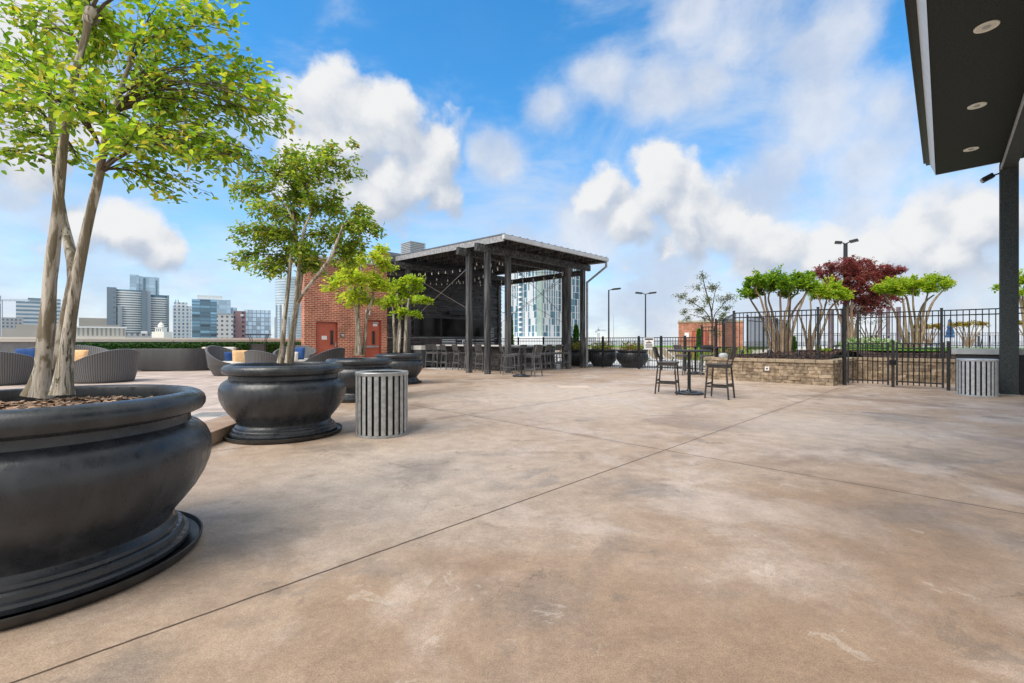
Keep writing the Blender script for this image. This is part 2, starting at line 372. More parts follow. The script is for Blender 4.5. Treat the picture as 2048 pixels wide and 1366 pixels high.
# ------------------------------------------------------------------ floor materials
def floormat():
    m, t, p, out = newmat('stained_concrete')
    v = t.n('ShaderNodeTexCoord').outputs['Object']
    big = t.noise(v, .22, 6, .6, dist=.6); mid = t.noise(v, .9, 7, .62, dist=.5); sm = t.noise(v, 5, 8, .65); fi = t.noise(v, 150, 3, .75)
    c = t.mix(t.ramp(big, .36, .64), (.345,.245,.168), (.46,.36,.28))
    c = t.mix(t.ramp(mid, .47, .62, 0, .62), c, (.56,.46,.385))
    c = t.mix(t.ramp(t.noise(v, .45, 8, .62, dist=1.0), .52, .64, 0, .8), c, (.25,.175,.125))
    c = t.mix(t.ramp(t.noise(t.vm('ADD', v, (31,7,0)), 1.1, 8, .64, dist=.9), .57, .66, 0, .6), c, (.21,.18,.16))
    # paler, limier areas near the pots and greyer wear, and a browner tone in the foreground
    def zone(x, y, r0, r1):
        return t.ramp(t.math('ADD', t.vm('DISTANCE', v, (x,y,0)), t.math('MULTIPLY', t.math('SUBTRACT', mid, .5), 3.0)), r0, r1, 1, 0)
    pale = t.math('MAXIMUM', zone(-1.2,4.3,.3,2.2), t.math('MAXIMUM', zone(1.2,10.5,.5,4.5), zone(4.6,6.6,.2,2.6)))
    c = t.mix(t.math('MULTIPLY', pale, .72), c, (.55,.465,.39))
    brown = t.math('MAXIMUM', zone(.4,1.7,.2,1.9), zone(2.6,2.4,.3,2.2))
    c = t.mix(t.math('MULTIPLY', brown, .75), c, (.29,.195,.125))
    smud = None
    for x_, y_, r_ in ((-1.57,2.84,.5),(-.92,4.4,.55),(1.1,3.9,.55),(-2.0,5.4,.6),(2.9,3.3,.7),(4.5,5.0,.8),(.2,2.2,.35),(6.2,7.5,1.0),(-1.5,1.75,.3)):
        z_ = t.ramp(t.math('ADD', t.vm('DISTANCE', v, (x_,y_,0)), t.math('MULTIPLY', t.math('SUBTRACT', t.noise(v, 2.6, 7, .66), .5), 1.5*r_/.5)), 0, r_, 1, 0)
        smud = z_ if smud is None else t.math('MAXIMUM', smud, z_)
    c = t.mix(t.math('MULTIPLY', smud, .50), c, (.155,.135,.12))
    # flaked and pitted surface
    fl_ = t.ramp(t.noise(v, 13, 7, .7, dist=.4), .60, .68, 0, .40); c = t.mix(t.math('MULTIPLY', fl_, t.ramp(mid, .40, .6)), c, (.60,.52,.45))
    dk_ = t.ramp(t.noise(t.vm('ADD', v, (5,2,0)), 19, 7, .72, dist=.5), .58, .66, 0, .45); c = t.mix(t.math('MULTIPLY', dk_, t.ramp(big, .40, .6)), c, (.17,.125,.095))
    mo = t.noise(v, 34, 6, .72); k = t.ramp(mo, .3, .7, .88, 1.12); c = t.mix(1.0, c, t.comb(k,k,k), 'MULTIPLY')
    # crisp flaky stains and hairline cracks
    ed = t.noise(t.vm('ADD', v, (17,4,0)), 2.6, 10, .74, dist=.6); c = t.mix(t.ramp(ed, .60, .625, 0, .34), c, (.16,.13,.105)); c = t.mix(t.ramp(ed, .36, .385, .30, 0), c, (.60,.53,.46))
    cv = t.n('ShaderNodeTexVoronoi', feature='DISTANCE_TO_EDGE'); t.put(cv.inputs['Vector'], t.vm('ADD', v, t.vm('SCALE', t.noise(v, 1.7, 6, .65, out=1), .9))); cv.inputs['Scale'].default_value = .24
    ck = t.math('MULTIPLY', t.ramp(cv.outputs['Distance'], .0006, .0022, 1, 0), t.ramp(t.noise(v, .7, 4), .46, .60, 0, .55)); c = t.mix(ck, c, (.12,.085,.06))
    # limy veins
    wv = t.noise(t.vm('ADD', v, (3,9,0)), .8, 5, .55, dist=1.6)
    vein = t.ramp(t.math('ABSOLUTE', t.math('SUBTRACT', wv, .5)), .0, .010, 1, 0)
    vein = t.math('MULTIPLY', vein, t.ramp(big, .50, .64, 0, .35))
    c = t.mix(vein, c, (.66,.60,.55))
    k = t.ramp(sm, .3, .7, .87, 1.11); c = t.mix(1.0, c, t.comb(k,k,k), 'MULTIPLY')
    k = t.ramp(fi, .3, .7, .66, 1.34, False); c = t.mix(1.0, c, t.comb(k,k,k), 'MULTIPLY')
    # dark pits and gum spots
    vo = t.n('ShaderNodeTexVoronoi'); t.put(vo.inputs['Vector'], v); vo.inputs['Scale'].default_value = 1.1
    spot = t.math('MULTIPLY', t.ramp(vo.outputs['Distance'], .018, .034, 1, 0), t.ramp(t.sep(vo.outputs['Color'])[0], .55, .58))
    c = t.mix(t.math('MULTIPLY', spot, .75), c, (.03,.028,.03))
    s = t.sep(v)
    a = t.math('MULTIPLY', t.math('ADD', s[0], s[1]), S2); b = t.math('MULTIPLY', t.math('SUBTRACT', s[1], s[0]), S2)
    wob = t.math('MULTIPLY', t.math('SUBTRACT', t.noise(v, 9, 3), .5), .012)
    def joint(x, off, per):
        q = t.math('PINGPONG', t.math('ADD', t.math('ADD', x, wob), -off+50*per), per/2)
        return t.ramp(q, .004, .0105, 1, 0)
    def halo(x, off, per):
        q = t.math('PINGPONG', t.math('ADD', x, -off+50*per), per/2); return t.ramp(q, .0, .16, 1, 0)
    hl = t.math('MULTIPLY', t.math('MAXIMUM', halo(b, 2.48, 3.6), halo(a, 4.97, 7.2)), t.ramp(t.noise(v, 2.4, 6, .65), .42, .66, 0, .45))
    c = t.mix(hl, c, (.21,.15,.11))
    j = t.math('MAXIMUM', joint(b, 2.48, 3.6), joint(a, 4.97, 7.2))
    c = t.mix(t.math('MULTIPLY', j, .93), c, (.055,.033,.022))
    t.put(p.inputs['Base Color'], c)
    t.put(p.inputs['Roughness'], t.ramp(mid, .35, .65, .66, .40)); p.inputs['Specular IOR Level'].default_value = .4
    bp = t.n('ShaderNodeBump'); bp.inputs['Strength'].default_value = .25; bp.inputs['Distance'].default_value = .01
    t.put(bp.inputs['Height'], t.math('SUBTRACT', t.math('ADD', fi, t.math('MULTIPLY', sm, .8)), t.math('MULTIPLY', j, 2.0))); t.l(bp.outputs[0], p.inputs['Normal'])
    return m
DK = Vector((-.12,1,0)).normalized(); DP = Vector((DK.y,-DK.x,0))     # deck edge direction and its perpendicular
def deckmat():
    m, t, p, out = newmat('deck_pavers')
    v = t.n('ShaderNodeTexCoord').outputs['Object']
    a = t.vm('DOT_PRODUCT', v, tuple(DP)); b = t.vm('DOT_PRODUCT', v, tuple(DK))
    q = t.math('MINIMUM', t.math('PINGPONG', t.math('ADD', a, 60.2), .4), t.math('PINGPONG', t.math('ADD', b, 60.1), .4))
    j = t.ramp(q, .005, .015, 1, 0)
    cell = t.n('ShaderNodeTexWhiteNoise'); t.put(cell.inputs['Vector'], t.comb(t.math('FLOOR', t.math('DIVIDE', t.math('ADD', a, 60.2), .8)), t.math('FLOOR', t.math('DIVIDE', t.math('ADD', b, 60.1), .8))))
    c = t.mix(cell.outputs[0], (.42,.34,.29), (.52,.43,.375))
    k = t.ramp(t.noise(v, 2.2, 7, .62), .3, .7, .8, 1.15); c = t.mix(1.0, c, t.comb(k,k,k), 'MULTIPLY')
    c = t.mix(t.math('MULTIPLY', j, .85), c, (.06,.05,.05))
    t.put(p.inputs['Base Color'], c); p.inputs['Roughness'].default_value = .75
    return m
M['floor'] = floormat(); M['deck'] = deckmat()

# pergola frame: a along U1, b along U2 from the front corner post
B0 = Vector((-.94, 17.4, 0))
def W(a, b, z=0.0): return B0+U1*a+U2*b+Vector((0,0,z))

# ------------------------------------------------------------------ ground sheets
tf = MB()
poly = [(-30,-14),(40,-14),(46,30),(20,52),(-14,46),W(-14.4,11.6),W(-26,11.6)]
tf.add([(p[0],p[1],0) for p in poly], [tuple(range(len(poly)))])
tf.add([(p[0],p[1],-25) for p in poly]+[(p[0],p[1],-.002) for p in poly], [(i,(i+1)%7,7+(i+1)%7,7+i) for i in range(7)])
struct(tf.build('terrace_floor', M['floor']))
def dl(s, off, z=0): 
    p = Vector((-3.6,5.5,0))+DK*s-DP*off; return (p.x, p.y)
E0, E1 = -9, 15.6
cp = MB().prism([dl(E0,0), dl(E1,0), dl(E1,.45), dl(E0,.45)], .002, .165)
struct(cp.build('deck_kerb', M['brown_coping'], bevel=.012))
dk = MB().prism([dl(E0,.452), dl(E1,.452), W(-.7,6.18)[:2], W(-4.4,6.18)[:2], W(-4.5,11.15)[:2], W(-25,11.15)[:2]], .002, .160)
struct(dk.build('raised_deck', M['deck']))
# drain grate set in the deck
g = thing('drain_grate','square metal floor drain grate set in the deck near the second planter','grate',gp(421,829,.162),math.atan2(DK.y,DK.x)-R(90))
mm = MB()
for i in range(12): mm.box(-.22,.22,-.2+i*.035,-.2+i*.035+.018,0,.006)
mm.build('bars',M['grate'],g); MB().box(-.25,.25,-.23,.23,-.01,.002).build('frame',M['capgrey'],g)
# city far below
def groundmat():
    m, t, p, out = newmat('city_ground'); v = t.n('ShaderNodeTexCoord').outputs['Object']
    c = t.mix(t.ramp(t.noise(v, .004, 8, .7), .4, .6), (.20,.24,.20), (.36,.37,.38))
    t.put(p.inputs['Base Color'], c); p.inputs['Roughness'].default_value = .95; return m
gm = MB(); gm.add([(-26000,-6000,-25),(26000,-6000,-25),(26000,30000,-25),(-26000,30000,-25)], [(0,1,2,3)])
struct(gm.build('city_ground', groundmat()))
# ------------------------------------------------------------------ foliage
def leaf_object(name, P, D, N, L, Wd, mat, parent):
    P = np.array(P); D = np.array(D); N = np.array(N); L = np.array(L)[:,None]; Wd = np.array(Wd)[:,None]
    D /= np.linalg.norm(D,axis=1,keepdims=True)+1e-9
    S = np.cross(D, N); S /= np.linalg.norm(S,axis=1,keepdims=True)+1e-9
    N = np.cross(S, D)
    dr = -.18*L
    v = np.stack([P, P+D*L*.30+S*Wd*.42+N*Wd*.15, P+D*L*.68+S*Wd*.40+N*(Wd*.12+dr*.35), P+D*L+N*dr,
                  P+D*L*.68-S*Wd*.40+N*(Wd*.12+dr*.35), P+D*L*.30-S*Wd*.42+N*Wd*.15], 1).reshape(-1,3)
    n = len(P); me = bpy.data.meshes.new(name)
    me.vertices.add(n*6); me.vertices.foreach_set('co', v.astype(np.float32).ravel())
    idx = (np.arange(n)[:,None]*6+np.array([[0,1,2,3,0,3,4,5]])).ravel()
    me.loops.add(n*8); me.loops.foreach_set('vertex_index', idx.astype(np.int32))
    me.polygons.add(n*2); me.polygons.foreach_set('loop_start', np.arange(0,n*8,4,dtype=np.int32))
    me.update(calc_edges=True); me.validate(); me.shade_smooth()
    me.materials.append(mat); o = bpy.data.objects.new(name, me); C.objects.link(o); o.parent = parent
    return o
def densify(pts, rads, step=.12):
    P = [Vector(p) for p in pts]; out = []; rr = []
    n = len(P)
    for i in range(n-1):
        p0 = P[max(i-1,0)]; p1 = P[i]; p2 = P[i+1]; p3 = P[min(i+2,n-1)]
        k = max(2, int((p2-p1).length/step))
        for j in range(k):
            u = j/k
            q = ((p1*2)+(p2-p0)*u+(p0*2-p1*5+p2*4-p3)*u*u+(p1*3-p0-p2*3+p3)*u**3)*.5
            out.append(q); rr.append(rads[i]*(1-u)+rads[i+1]*u)
    out.append(P[-1]); rr.append(rads[-1]); return out, rr
def bez(p, c, q, n): return [p*(1-u)**2+c*(2*u*(1-u))+q*u*u for u in [i/(n-1) for i in range(n)]]
def rv(s=1.0): return Vector((random.uniform(-s,s), random.uniform(-s,s), random.uniform(-s,s)))

def tree(name, label, cat, base, stems, blobs, leaf, lsize, lpt=14, group=None, bark='bark', lump=.10, sides=9,
         limb_r=.012, start=.45, spread=.06, tuft=False, nrm=.55, trunkname='trunk', down=0.0):
    base = Vector(base); root = thing(name, label, cat, base, 0, group)
    att = []
    for pts, rads in stems:
        P, Rr = densify([Vector(p)-base for p in pts], rads)
        mb = MB().tube(P, Rr, sides, lump); mb.build(trunkname, M[bark], root, True, ang=80)
        k0 = int(len(P)*start)
        att += [(P[i], Rr[i], (P[i]-P[i-1]).normalized()) for i in range(max(1,k0), len(P))]
    br = MB(); LP=[];LD=[];LN=[];LL=[];LW=[]
    for ctr, rad, ntw in blobs:
        c = Vector(ctr)-base
        if not hasattr(rad,'__len__'): rad = (rad,rad,rad)
        # limbs from the stems towards the clump
        nl = max(1, int(ntw/9)); limbs = []
        for li in range(nl):
            tgt = c+Vector((random.gauss(0,.33)*rad[0], random.gauss(0,.33)*rad[1], random.gauss(0,.30)*rad[2]))
            best = min(att, key=lambda a: (a[0]-tgt).length+max(0, a[0].z-tgt.z)*1.2+random.uniform(0,.35)*rad[0])
            p = best[0]; ln = (tgt-p).length
            ctl = p+best[2]*ln*.35+(tgt-p)*.2+rv(.06)*ln
            pts = bez(p, ctl, tgt, 7); r0 = min(best[1]*.55, limb_r)
            pts = [q+rv(.012)*ln if 0 < i < 6 else q for i, q in enumerate(pts)]
            br.tube(pts, [r0*(1-.68*i/6) for i in range(7)], 5, 0, False)
            limbs.append((pts, r0))
        for k in range(ntw):
            while True:
                d = rv(1)
                if .12 < d.length < 1: break
            q = c+Vector((d.x*rad[0], d.y*rad[1], d.z*rad[2]))
            if tuft and random.random() < .22: q = q+Vector((0,0,random.uniform(.08,.30)*rad[2]*2))
            pts, r0 = min(limbs, key=lambda l: min((x-q).length for x in l[0][2:])+random.uniform(0,.25)*rad[0])
            i0 = random.randint(1,6); p = pts[i0]
            tl = (q-p).length
            if tl < .02: continue
            ctl = p+(pts[i0]-pts[i0-1]).normalized()*tl*.4+Vector((0,0,tl*.10))
            tw = bez(p, ctl, q, 5); br.tube(tw, [r0*.34, r0*.28, r0*.22, r0*.16, r0*.1], 3, 0, False)
            dirn = (tw[-1]-tw[-2]).normalized()
            for j in range(lpt):
                u = random.uniform(.25, 1.0)**.8
                x = tw[min(4,int(u*4))].lerp(tw[min(4,int(u*4)+1)], (u*4)%1)
                lp = x+rv(spread)
                ld = dirn*.6+Vector((random.gauss(0,.7), random.gauss(0,.7), random.gauss(0,.30)-down))
                if tuft: ld = ld+Vector((0,0,.35))
                LP.append(lp); LD.append(ld); LN.append(Vector((random.gauss(0,nrm), random.gauss(0,nrm), 1)))
                s = lsize*random.uniform(.6,1.2); LL.append(s); LW.append(s*random.uniform(.48,.62))
    br.build('branches', M['twig' if bark=='bark' else bark], root, True)
    leaf_object('crown', LP, LD, LN, LL, LW, M[leaf], root)
    return root

# ------------------------------------------------------------------ big planters
POTPROF = [(.50,.035),(.63,.035),(.655,.045),(.660,.07),(.655,.085),(.632,.092),(.628,.118),(.618,.128),(.600,.132),(.596,.15),(.580,.165),(.572,.185),(.578,.21),(.602,.245),(.648,.30),(.700,.37),
           (.742,.445),(.768,.52),(.778,.59),(.772,.65),(.748,.705),(.710,.742),(.682,.755),(.668,.765),(.664,.782),(.664,.812),(.676,.822),(.702,.826),(.728,.838),(.742,.862),(.745,.888),
           (.736,.915),(.716,.935),(.690,.946),(.655,.950),(.638,.943),(.628,.925),(.624,.89),(.62,.80)]
SAUC = [(.0,.004),(.66,.004),(.68,.0),(.705,.004),(.724,.03),(.728,.055),(.718,.058),(.708,.035),(.68,.022),(.0,.022)]
def planter_make(loc, label, group, scale=1.0):
    r = thing('planter', label, 'planter', loc, 0, group)
    MB().lathe(POTPROF, 88).build('pot', M['pot'], r, True, ang=28)
    MB().lathe(SAUC, 72).build('saucer', M['pot2'], r, True, ang=35)
    mm = MB(); n = 40
    for k in range(14):
        pass
    prof = [(.0,.885),(.12,.892),(.3,.888),(.45,.878),(.56,.868),(.622,.858)]
    mm.lathe(prof, n); mu = mm.build('mulch', M['mulch'], r, True)
    ch = MB()
    for i in range(1500):
        a = random.uniform(0,6.283); q = .60*math.sqrt(random.random()); z = .888-.03*(q/.6)**2+random.uniform(.0,.014)
        l = random.uniform(.012,.038); wd = random.uniform(.006,.014); y = random.uniform(0,6.283); tl = random.uniform(-.35,.35)
        c = Vector((q*math.cos(a), q*math.sin(a), z)); d = Vector((math.cos(y)*math.cos(tl), math.sin(y)*math.cos(tl), math.sin(tl)))*l; e = Vector((-math.sin(y), math.cos(y), random.uniform(-.5,.5)))*wd
        ch.add([c-d-e, c+d-e*.6, c+d*.9+e, c-d*.8+e*.7, ], [(0,1,2,3)])
    ch.build('bark_chips', M['chip'], r)
    r.scale = (scale,)*3
    return r
PL = [((-2.60,2.55,0),1.0), ((-3.08,6.22,0),1.0), ((-3.31,9.95,0),.93), ((-3.40,13.75,0),.93)]
pr = planter_make(PL[0][0], 'huge dark grey urn planter nearest the camera, cut by the left edge', 'round urn planters with trees')
PLAB = [None,'dark grey urn planter beside the raised deck kerb, just left of the slatted silver bin','dark grey urn planter partly hidden behind the slatted silver bin, third in the row','dark grey urn planter farthest back in the row, nearest the covered bar']
for i in (1,2,3): dup(pr, PL[i][0], i*1.1, PLAB[i], None, PL[i][1])

# ------------------------------------------------------------------ tree in the near planter
Y1 = 2.78
def P1(px, py, dy=0.0): return pt(px, py, Y1+dy)
st = [([P1(78,790,.05),P1(88,735,.04),P1(96,640),P1(100,560),P1(113,430),P1(122,330),P1(133,235),P1(152,140),P1(172,70),P1(180,25)],
       [0.074,0.041,0.035,0.032,0.027,0.024,0.021,0.017,0.017,0.021]),
      ([P1(124,790,-.06),P1(128,735,-.05),P1(140,640,-.04),P1(158,530,-.02),P1(182,420),P1(200,345),P1(212,270),P1(238,190,.05),P1(262,122,.08)],
       [0.060,0.035,0.030,0.027,0.025,0.021,0.017,0.014,0.010]),
      ([P1(118,765,.12),P1(124,690,.12),P1(146,560,.1),P1(140,500,.16),P1(126,440,.2),P1(114,360,.25),P1(105,250,.3),P1(98,170,.35)],
       [.038,.033,.029,.026,.023,.020,.017,.012])]
def bl(px, py, r, n, Y, dy=0.0, flat=.7): 
    c = pt(px, py, Y+dy); k = Y/F
    return (c, (r*k, r*k*.85, r*k*flat), n)
bs = [bl(60,80,120,40,Y1,.1),bl(200,70,130,42,Y1,.3),bl(330,60,120,36,Y1,.0),bl(430,30,70,14,Y1,-.1,.5),bl(120,190,120,36,Y1,-.35),bl(40,250,90,24,Y1,.1,.5),
      bl(260,190,120,42,Y1,.45),bl(380,200,110,36,Y1,.1),bl(505,170,85,30,Y1,.05,.7),bl(530,250,70,22,Y1,.15,.6),bl(540,200,50,14,Y1,-.1,.5),bl(480,330,80,18,Y1,.1,.4),bl(330,290,115,36,Y1,.2,.5),bl(430,310,90,26,Y1,-.05,.5),
      bl(250,270,70,16,Y1,-.4,.5),bl(340,375,85,14,Y1,.2,.28),bl(120,320,70,8,Y1,.2,.25),bl(20,310,50,8,Y1,.2,.4),bl(-80,150,120,24,Y1,.1),bl(150,-90,200,36,Y1,.1,.5),bl(380,-60,120,16,Y1,.1,.4)]
_kn = tree('crepe_myrtle_tree','big multi stemmed tree with bright green leaves filling the upper left of the view','tree',Vector(PL[0][0])+Vector((0,0,.86)),st,bs,'leafA',.050,17,'trees growing in the urn planters',limb_r=.013,lump=.17,sides=16)
for L_ in (((P1(182,26),.034),(P1(177,40),.030),(P1(188,38,.03),.028)),((P1(262,120,.08),.020),)):
    mm = MB()
    for q_, r_ in L_: mm.ball(q_-_kn.location, r_, 12, 9, (1,.9,1.15), .85)
    mm.build('pruning_knot', M['bark'], _kn, True)

Y2 = 6.22
def P2(x, y, dy=0.0): return pt(400+x/2.678, 250+y/2.678, Y2+dy)
st = [([P2(428,1275),P2(442,1180),P2(452,1060),P2(468,920),P2(482,760),P2(496,640),P2(505,560),P2(490,490),P2(450,415)], [0.041,0.031,0.028,0.026,0.023,0.020,0.017,0.014,0.009]),
      ([P2(470,1275,-.08),P2(490,1130,-.07),P2(515,960,-.05),P2(522,840),P2(535,740),P2(548,620),P2(565,540),P2(600,460),P2(575,400)], [0.044,0.034,0.031,0.028,0.024,0.021,0.017,0.014,0.009]),
      ([P2(523,960,-.05),P2(560,890,-.1),P2(635,800,-.18),P2(705,700,-.25),P2(728,640,-.25),P2(752,580,-.28),P2(768,535,-.3)], [0.019,0.022,0.021,0.020,0.019,0.016,0.015]),
      ([P2(486,1275,.08),P2(505,1050,.1),P2(545,760,.15),P2(520,640,.2),P2(500,450,.25),P2(520,330,.3)], [.04,.036,.03,.024,.019,.012])]
bs = [bl(x,y,r,n,Y2,d,f) for x,y,r,n,d,f in [(480,472,40,15,0,.6),(530,475,45,18,.2,.6),(520,540,42,14,-.1,.5),(570,530,45,14,.2,.5),(500,390,45,17,.1,.7),(560,340,55,24,.1,.8),(620,340,55,24,-.2,.8),(590,420,65,28,.3,.8),
      (650,400,55,22,-.1,.8),(680,320,42,14,0,.55),(660,300,35,8,.1,.5),(700,350,35,11,.2,.6),(650,470,50,22,.1,.7),(710,460,45,18,-.2,.7),(742,460,30,11,0,.6),(630,530,50,22,.2,.6),(690,520,40,13,.1,.6),(540,420,50,16,-.4,.6),(590,310,45,12,0,.6),(560,480,55,24,.0,.7),(610,500,50,20,-.1,.7),(660,420,50,18,.4,.7),(600,380,55,20,.3,.7),(475,520,32,10,.1,.4),(720,500,36,12,.1,.6),(694,292,16,3,0,.5),(725,430,40,10,.1,.5)]]
tree('crepe_myrtle_tree','mid sized green multi stemmed tree in the second planter, left of the silver bin','tree',Vector(PL[1][0])+Vector((0,0,.86)),st,bs,'leafB',.062,29,'trees growing in the urn planters',limb_r=.014,lump=.13,sides=12)

Y3 = 9.9
st = [([P2(838,1232)+Vector((0,0,0)),]*1, [.05])]
def P3(x, y, dy=0.0): return pt(400+x/2.678, 250+y/2.678, Y3+dy)
st = [([P3(840,1232),P3(843,1120),P3(838,1010),P3(825,950),P3(808,880),P3(795,840),P3(790,760)], [.058,.042,.037,.033,.028,.023,.014]),
      ([P3(856,1232,-.05),P3(852,1100,-.05),P3(846,990),P3(856,930),P3(866,880),P3(868,820),P3(860,740)], [.054,.04,.035,.032,.027,.021,.014]),
      ([P3(872,1232,.05),P3(884,1140,.05),P3(892,1020),P3(915,960),P3(928,900),P3(934,800),P3(925,730)], [.042,.035,.032,.030,.026,.021,.013]),
      ([P3(850,1232,.1),P3(846,1010,.1),P3(830,900,.2),P3(830,800,.3)], [.038,.032,.026,.014])]
bs = [bl(x,y,r,n,Y3,d,f) for x,y,r,n,d,f in [(675,560,28,16,0,.7),(700,530,35,22,.3,.7),(690,600,30,14,-.3,.5),(720,590,34,18,.3,.6),(745,560,38,26,0,.7),(770,530,26,16,.2,.7),(735,515,30,18,-.3,.6),(765,575,28,14,-.2,.6),(700,500,20,7,.1,.6),(760,505,24,10,0,.6),(660,575,16,6,0,.5),(715,560,36,18,-.4,.7),(745,605,28,12,.2,.4),(690,545,30,12,-.5,.6)]]
tree('crepe_myrtle_tree','yellow green tree in the third planter, standing before the red brick wall','tree',Vector(PL[2][0])+Vector((0,0,.80)),st,bs,'leafC',.085,26,'trees growing in the urn planters',limb_r=.013,sides=8)
Y4 = 13.7
def P4(x, y, dy=0.0): return pt(400+x/2.678, 250+y/2.678, Y4+dy)
st = [([P4(1042,1218),P4(1040,1130),P4(1036,1020),P4(1030,940)], [.044,.038,.034,.019]),([P4(1055,1218,.1),P4(1062,1100,.1),P4(1078,1010),P4(1085,930)], [.04,.035,.03,.018]),
      ([P4(1064,1218,-.1),P4(1072,1090,-.1),P4(1060,980),P4(1058,900)], [.04,.034,.027,.015]),([P4(1098,1218,.0),P4(1102,1100),P4(1106,1020),P4(1120,930)], [.058,.05,.044,.023])]
bs = [bl(x,y,r,n,Y4,d,f) for x,y,r,n,d,f in [(785,600,24,20,0,.7),(808,570,26,24,.2,.7),(830,558,18,14,0,.7),(845,600,20,14,-.2,.5),(820,595,24,18,.2,.6),(800,625,22,14,-.2,.45),(828,628,16,8,0,.4),(858,600,11,5,0,.5),(775,575,18,12,.2,.6),(765,610,16,8,0,.5),(840,578,15,8,.2,.6)]]
tree('crepe_myrtle_tree','small lime green tree in the farthest planter, in front of the dark bar wall','tree',Vector(PL[3][0])+Vector((0,0,.80)),st,bs,'leafD',.10,24,'trees growing in the urn planters',limb_r=.012,sides=8)

# ------------------------------------------------------------------ slatted litter bins
def bin_make(loc, label, smat):
    r = thing('litter_bin', label, 'trash bin', loc, 0, 'slatted round litter bins')
    sl_ = MB(); n = 24
    for k in range(n):
        a = 2*math.pi*k/n+.06; ca, sa = math.cos(a), math.sin(a); h = .0275
        def q(rad, o): return (rad*ca-o*sa, rad*sa+o*ca)
        p = [q(.338,-h), q(.342,0), q(.338,h), q(.330,h), q(.330,-h)]
        sl_.prism(p, .035, .815)
    sl_.build('slats', M[smat], r)
    MB().lathe([(.322,.80),(.345,.80),(.349,.815),(.349,.838),(.343,.848),(.325,.850),(.30,.842),(.27,.835)],64).build('top_ring', M[smat], r, True, ang=30)
    MB().lathe([(.325,.0),(.346,.0),(.349,.012),(.346,.032),(.325,.034)],64).build('base_ring', M[smat], r, True, ang=30)
    MB().lathe([(.0,.04),(.300,.04),(.312,.80),(.300,.80),(.285,.5),(.0,.45)],40).build('liner', M['binner'], r, True, ang=30)
    return r
b1 = bin_make((-1.76,6.20,0), 'silver slatted round litter bin standing beside the urn planters on open concrete', 'slatmetal')
b2 = bin_make((10.72,10.55,0), 'pale silver slatted round litter bin by the low wall and dark column', 'slatmetal2')
# ------------------------------------------------------------------ covered bar
pg = thing('pergola','dark timber pavilion with a metal shed roof over the outdoor bar','pavilion',B0,R(45))
PW = .195; BOLT = []
def post(a, b, ztop, name='post'):
    o = MB().box(a,a+PW,b,b+PW,0,ztop).build(name, M['wood_dark'], pg, bevel=.008)
    for da, db, nx in ((PW/2,0,0),(0,PW/2,1)):
        for z in (.07,.14):
            for s in (-.045,.045):
                q = (a-.003,b+PW/2+s,z) if nx else (a+PW/2+s,b-.003,z)
                if not BOLT: BOLT.append(MB().ball((0,0,0),.011,8,5).build('bolt', M['steel'], o, True))
                else:
                    c_ = BOLT[0].copy(); C.objects.link(c_); c_.parent = o; BOLT.append(c_)
                BOLT[-1].location = q
ZB0, ZB1 = 4.66, 4.945
for a, b in ((0,0),(5.0,0),(6.1,0),(1.1,0)): post(a,b,ZB0-.003)
for a, b in ((0,1.1),(6.1,1.1)): post(a,b,ZB0-.003+.0)
post(0.1,5.75,ZB0)
for b in (.0,1.1,5.75):
    MB().box(-.5,6.75,b+.02,b+PW-.02,ZB0+.001*b,ZB1+.001*b).build('beam', M['beam'], pg, bevel=.008)
for a in (0.0,6.1):
    MB().box(a+.03,a+PW-.03,.22,6.0,4.40,ZB0-.006).build('cross_beam', M['beam'], pg, bevel=.008) if a > 1 else None
def zr(b): return 5.0+.2*(b+.95)/7.75
NR = 10
for i in range(NR):
    a = .02+i*6.38/(NR-1)
    m_ = MB().beam((a,-.93,zr(-.93)+.03),(a,6.15,zr(6.15)+.03),.05,.17); m_.build('rafter', M['wood_dark'], pg)
mm = MB()
mm.add([(-.02,-.97,zr(-.97)+.118),(6.52,-.97,zr(-.97)+.118),(6.52,6.8,zr(6.8)+.118),(-.02,6.8,zr(6.8)+.118),
        (-.02,-.97,zr(-.97)+.14),(6.52,-.97,zr(-.97)+.14),(6.52,6.8,zr(6.8)+.14),(-.02,6.8,zr(6.8)+.14)], [(3,2,1,0),(4,5,6,7),(0,1,5,4),(1,2,6,5),(2,3,7,6),(3,0,4,7)])
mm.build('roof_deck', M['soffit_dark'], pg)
mm = MB()
p = [(-.10,-1.04,.145),(6.58,-1.04,.145),(6.58,6.85,.145),(-.10,6.85,.145)]
mm.add([(x,y,zr(y)+z) for x,y,z in p]+[(x,y,zr(y)+z+.015) for x,y,z in p], [(3,2,1,0),(4,5,6,7),(0,1,5,4),(1,2,6,5),(2,3,7,6),(3,0,4,7)])
for i in range(17):
    a = -.08+i*6.62/16; mm.beam((a,-1.04,zr(-1.04)+.175),(a,6.85,zr(6.85)+.175),.03,.035)
mm.build('metal_roof', M['metalroof'], pg)
MB().beam((-.07,-.99,zr(-.99)+.02),(-.07,6.85,zr(6.85)+.02),.04,.22).build('rake_board', M['fascia'], pg)
MB().beam((6.55,-.99,zr(-.99)+.02),(6.55,6.85,zr(6.85)+.02),.04,.22).build('rake_board', M['fascia'], pg)
gt = MB()
for (y0,y1,z0,z1) in ((-1.075,-1.065,-.005,.135),(-1.075,-.98,-.015,-.004)): gt.box(-.12,6.62,y0,y1,zr(-1)+z0,zr(-1)+z1)
gt.box(-.135,-.12,-1.075,-.96,zr(-1)-.015,zr(-1)+.135); gt.box(6.62,6.635,-1.075,-.96,zr(-1)-.015,zr(-1)+.135)
gt.build('gutter', M['gutter'], pg)
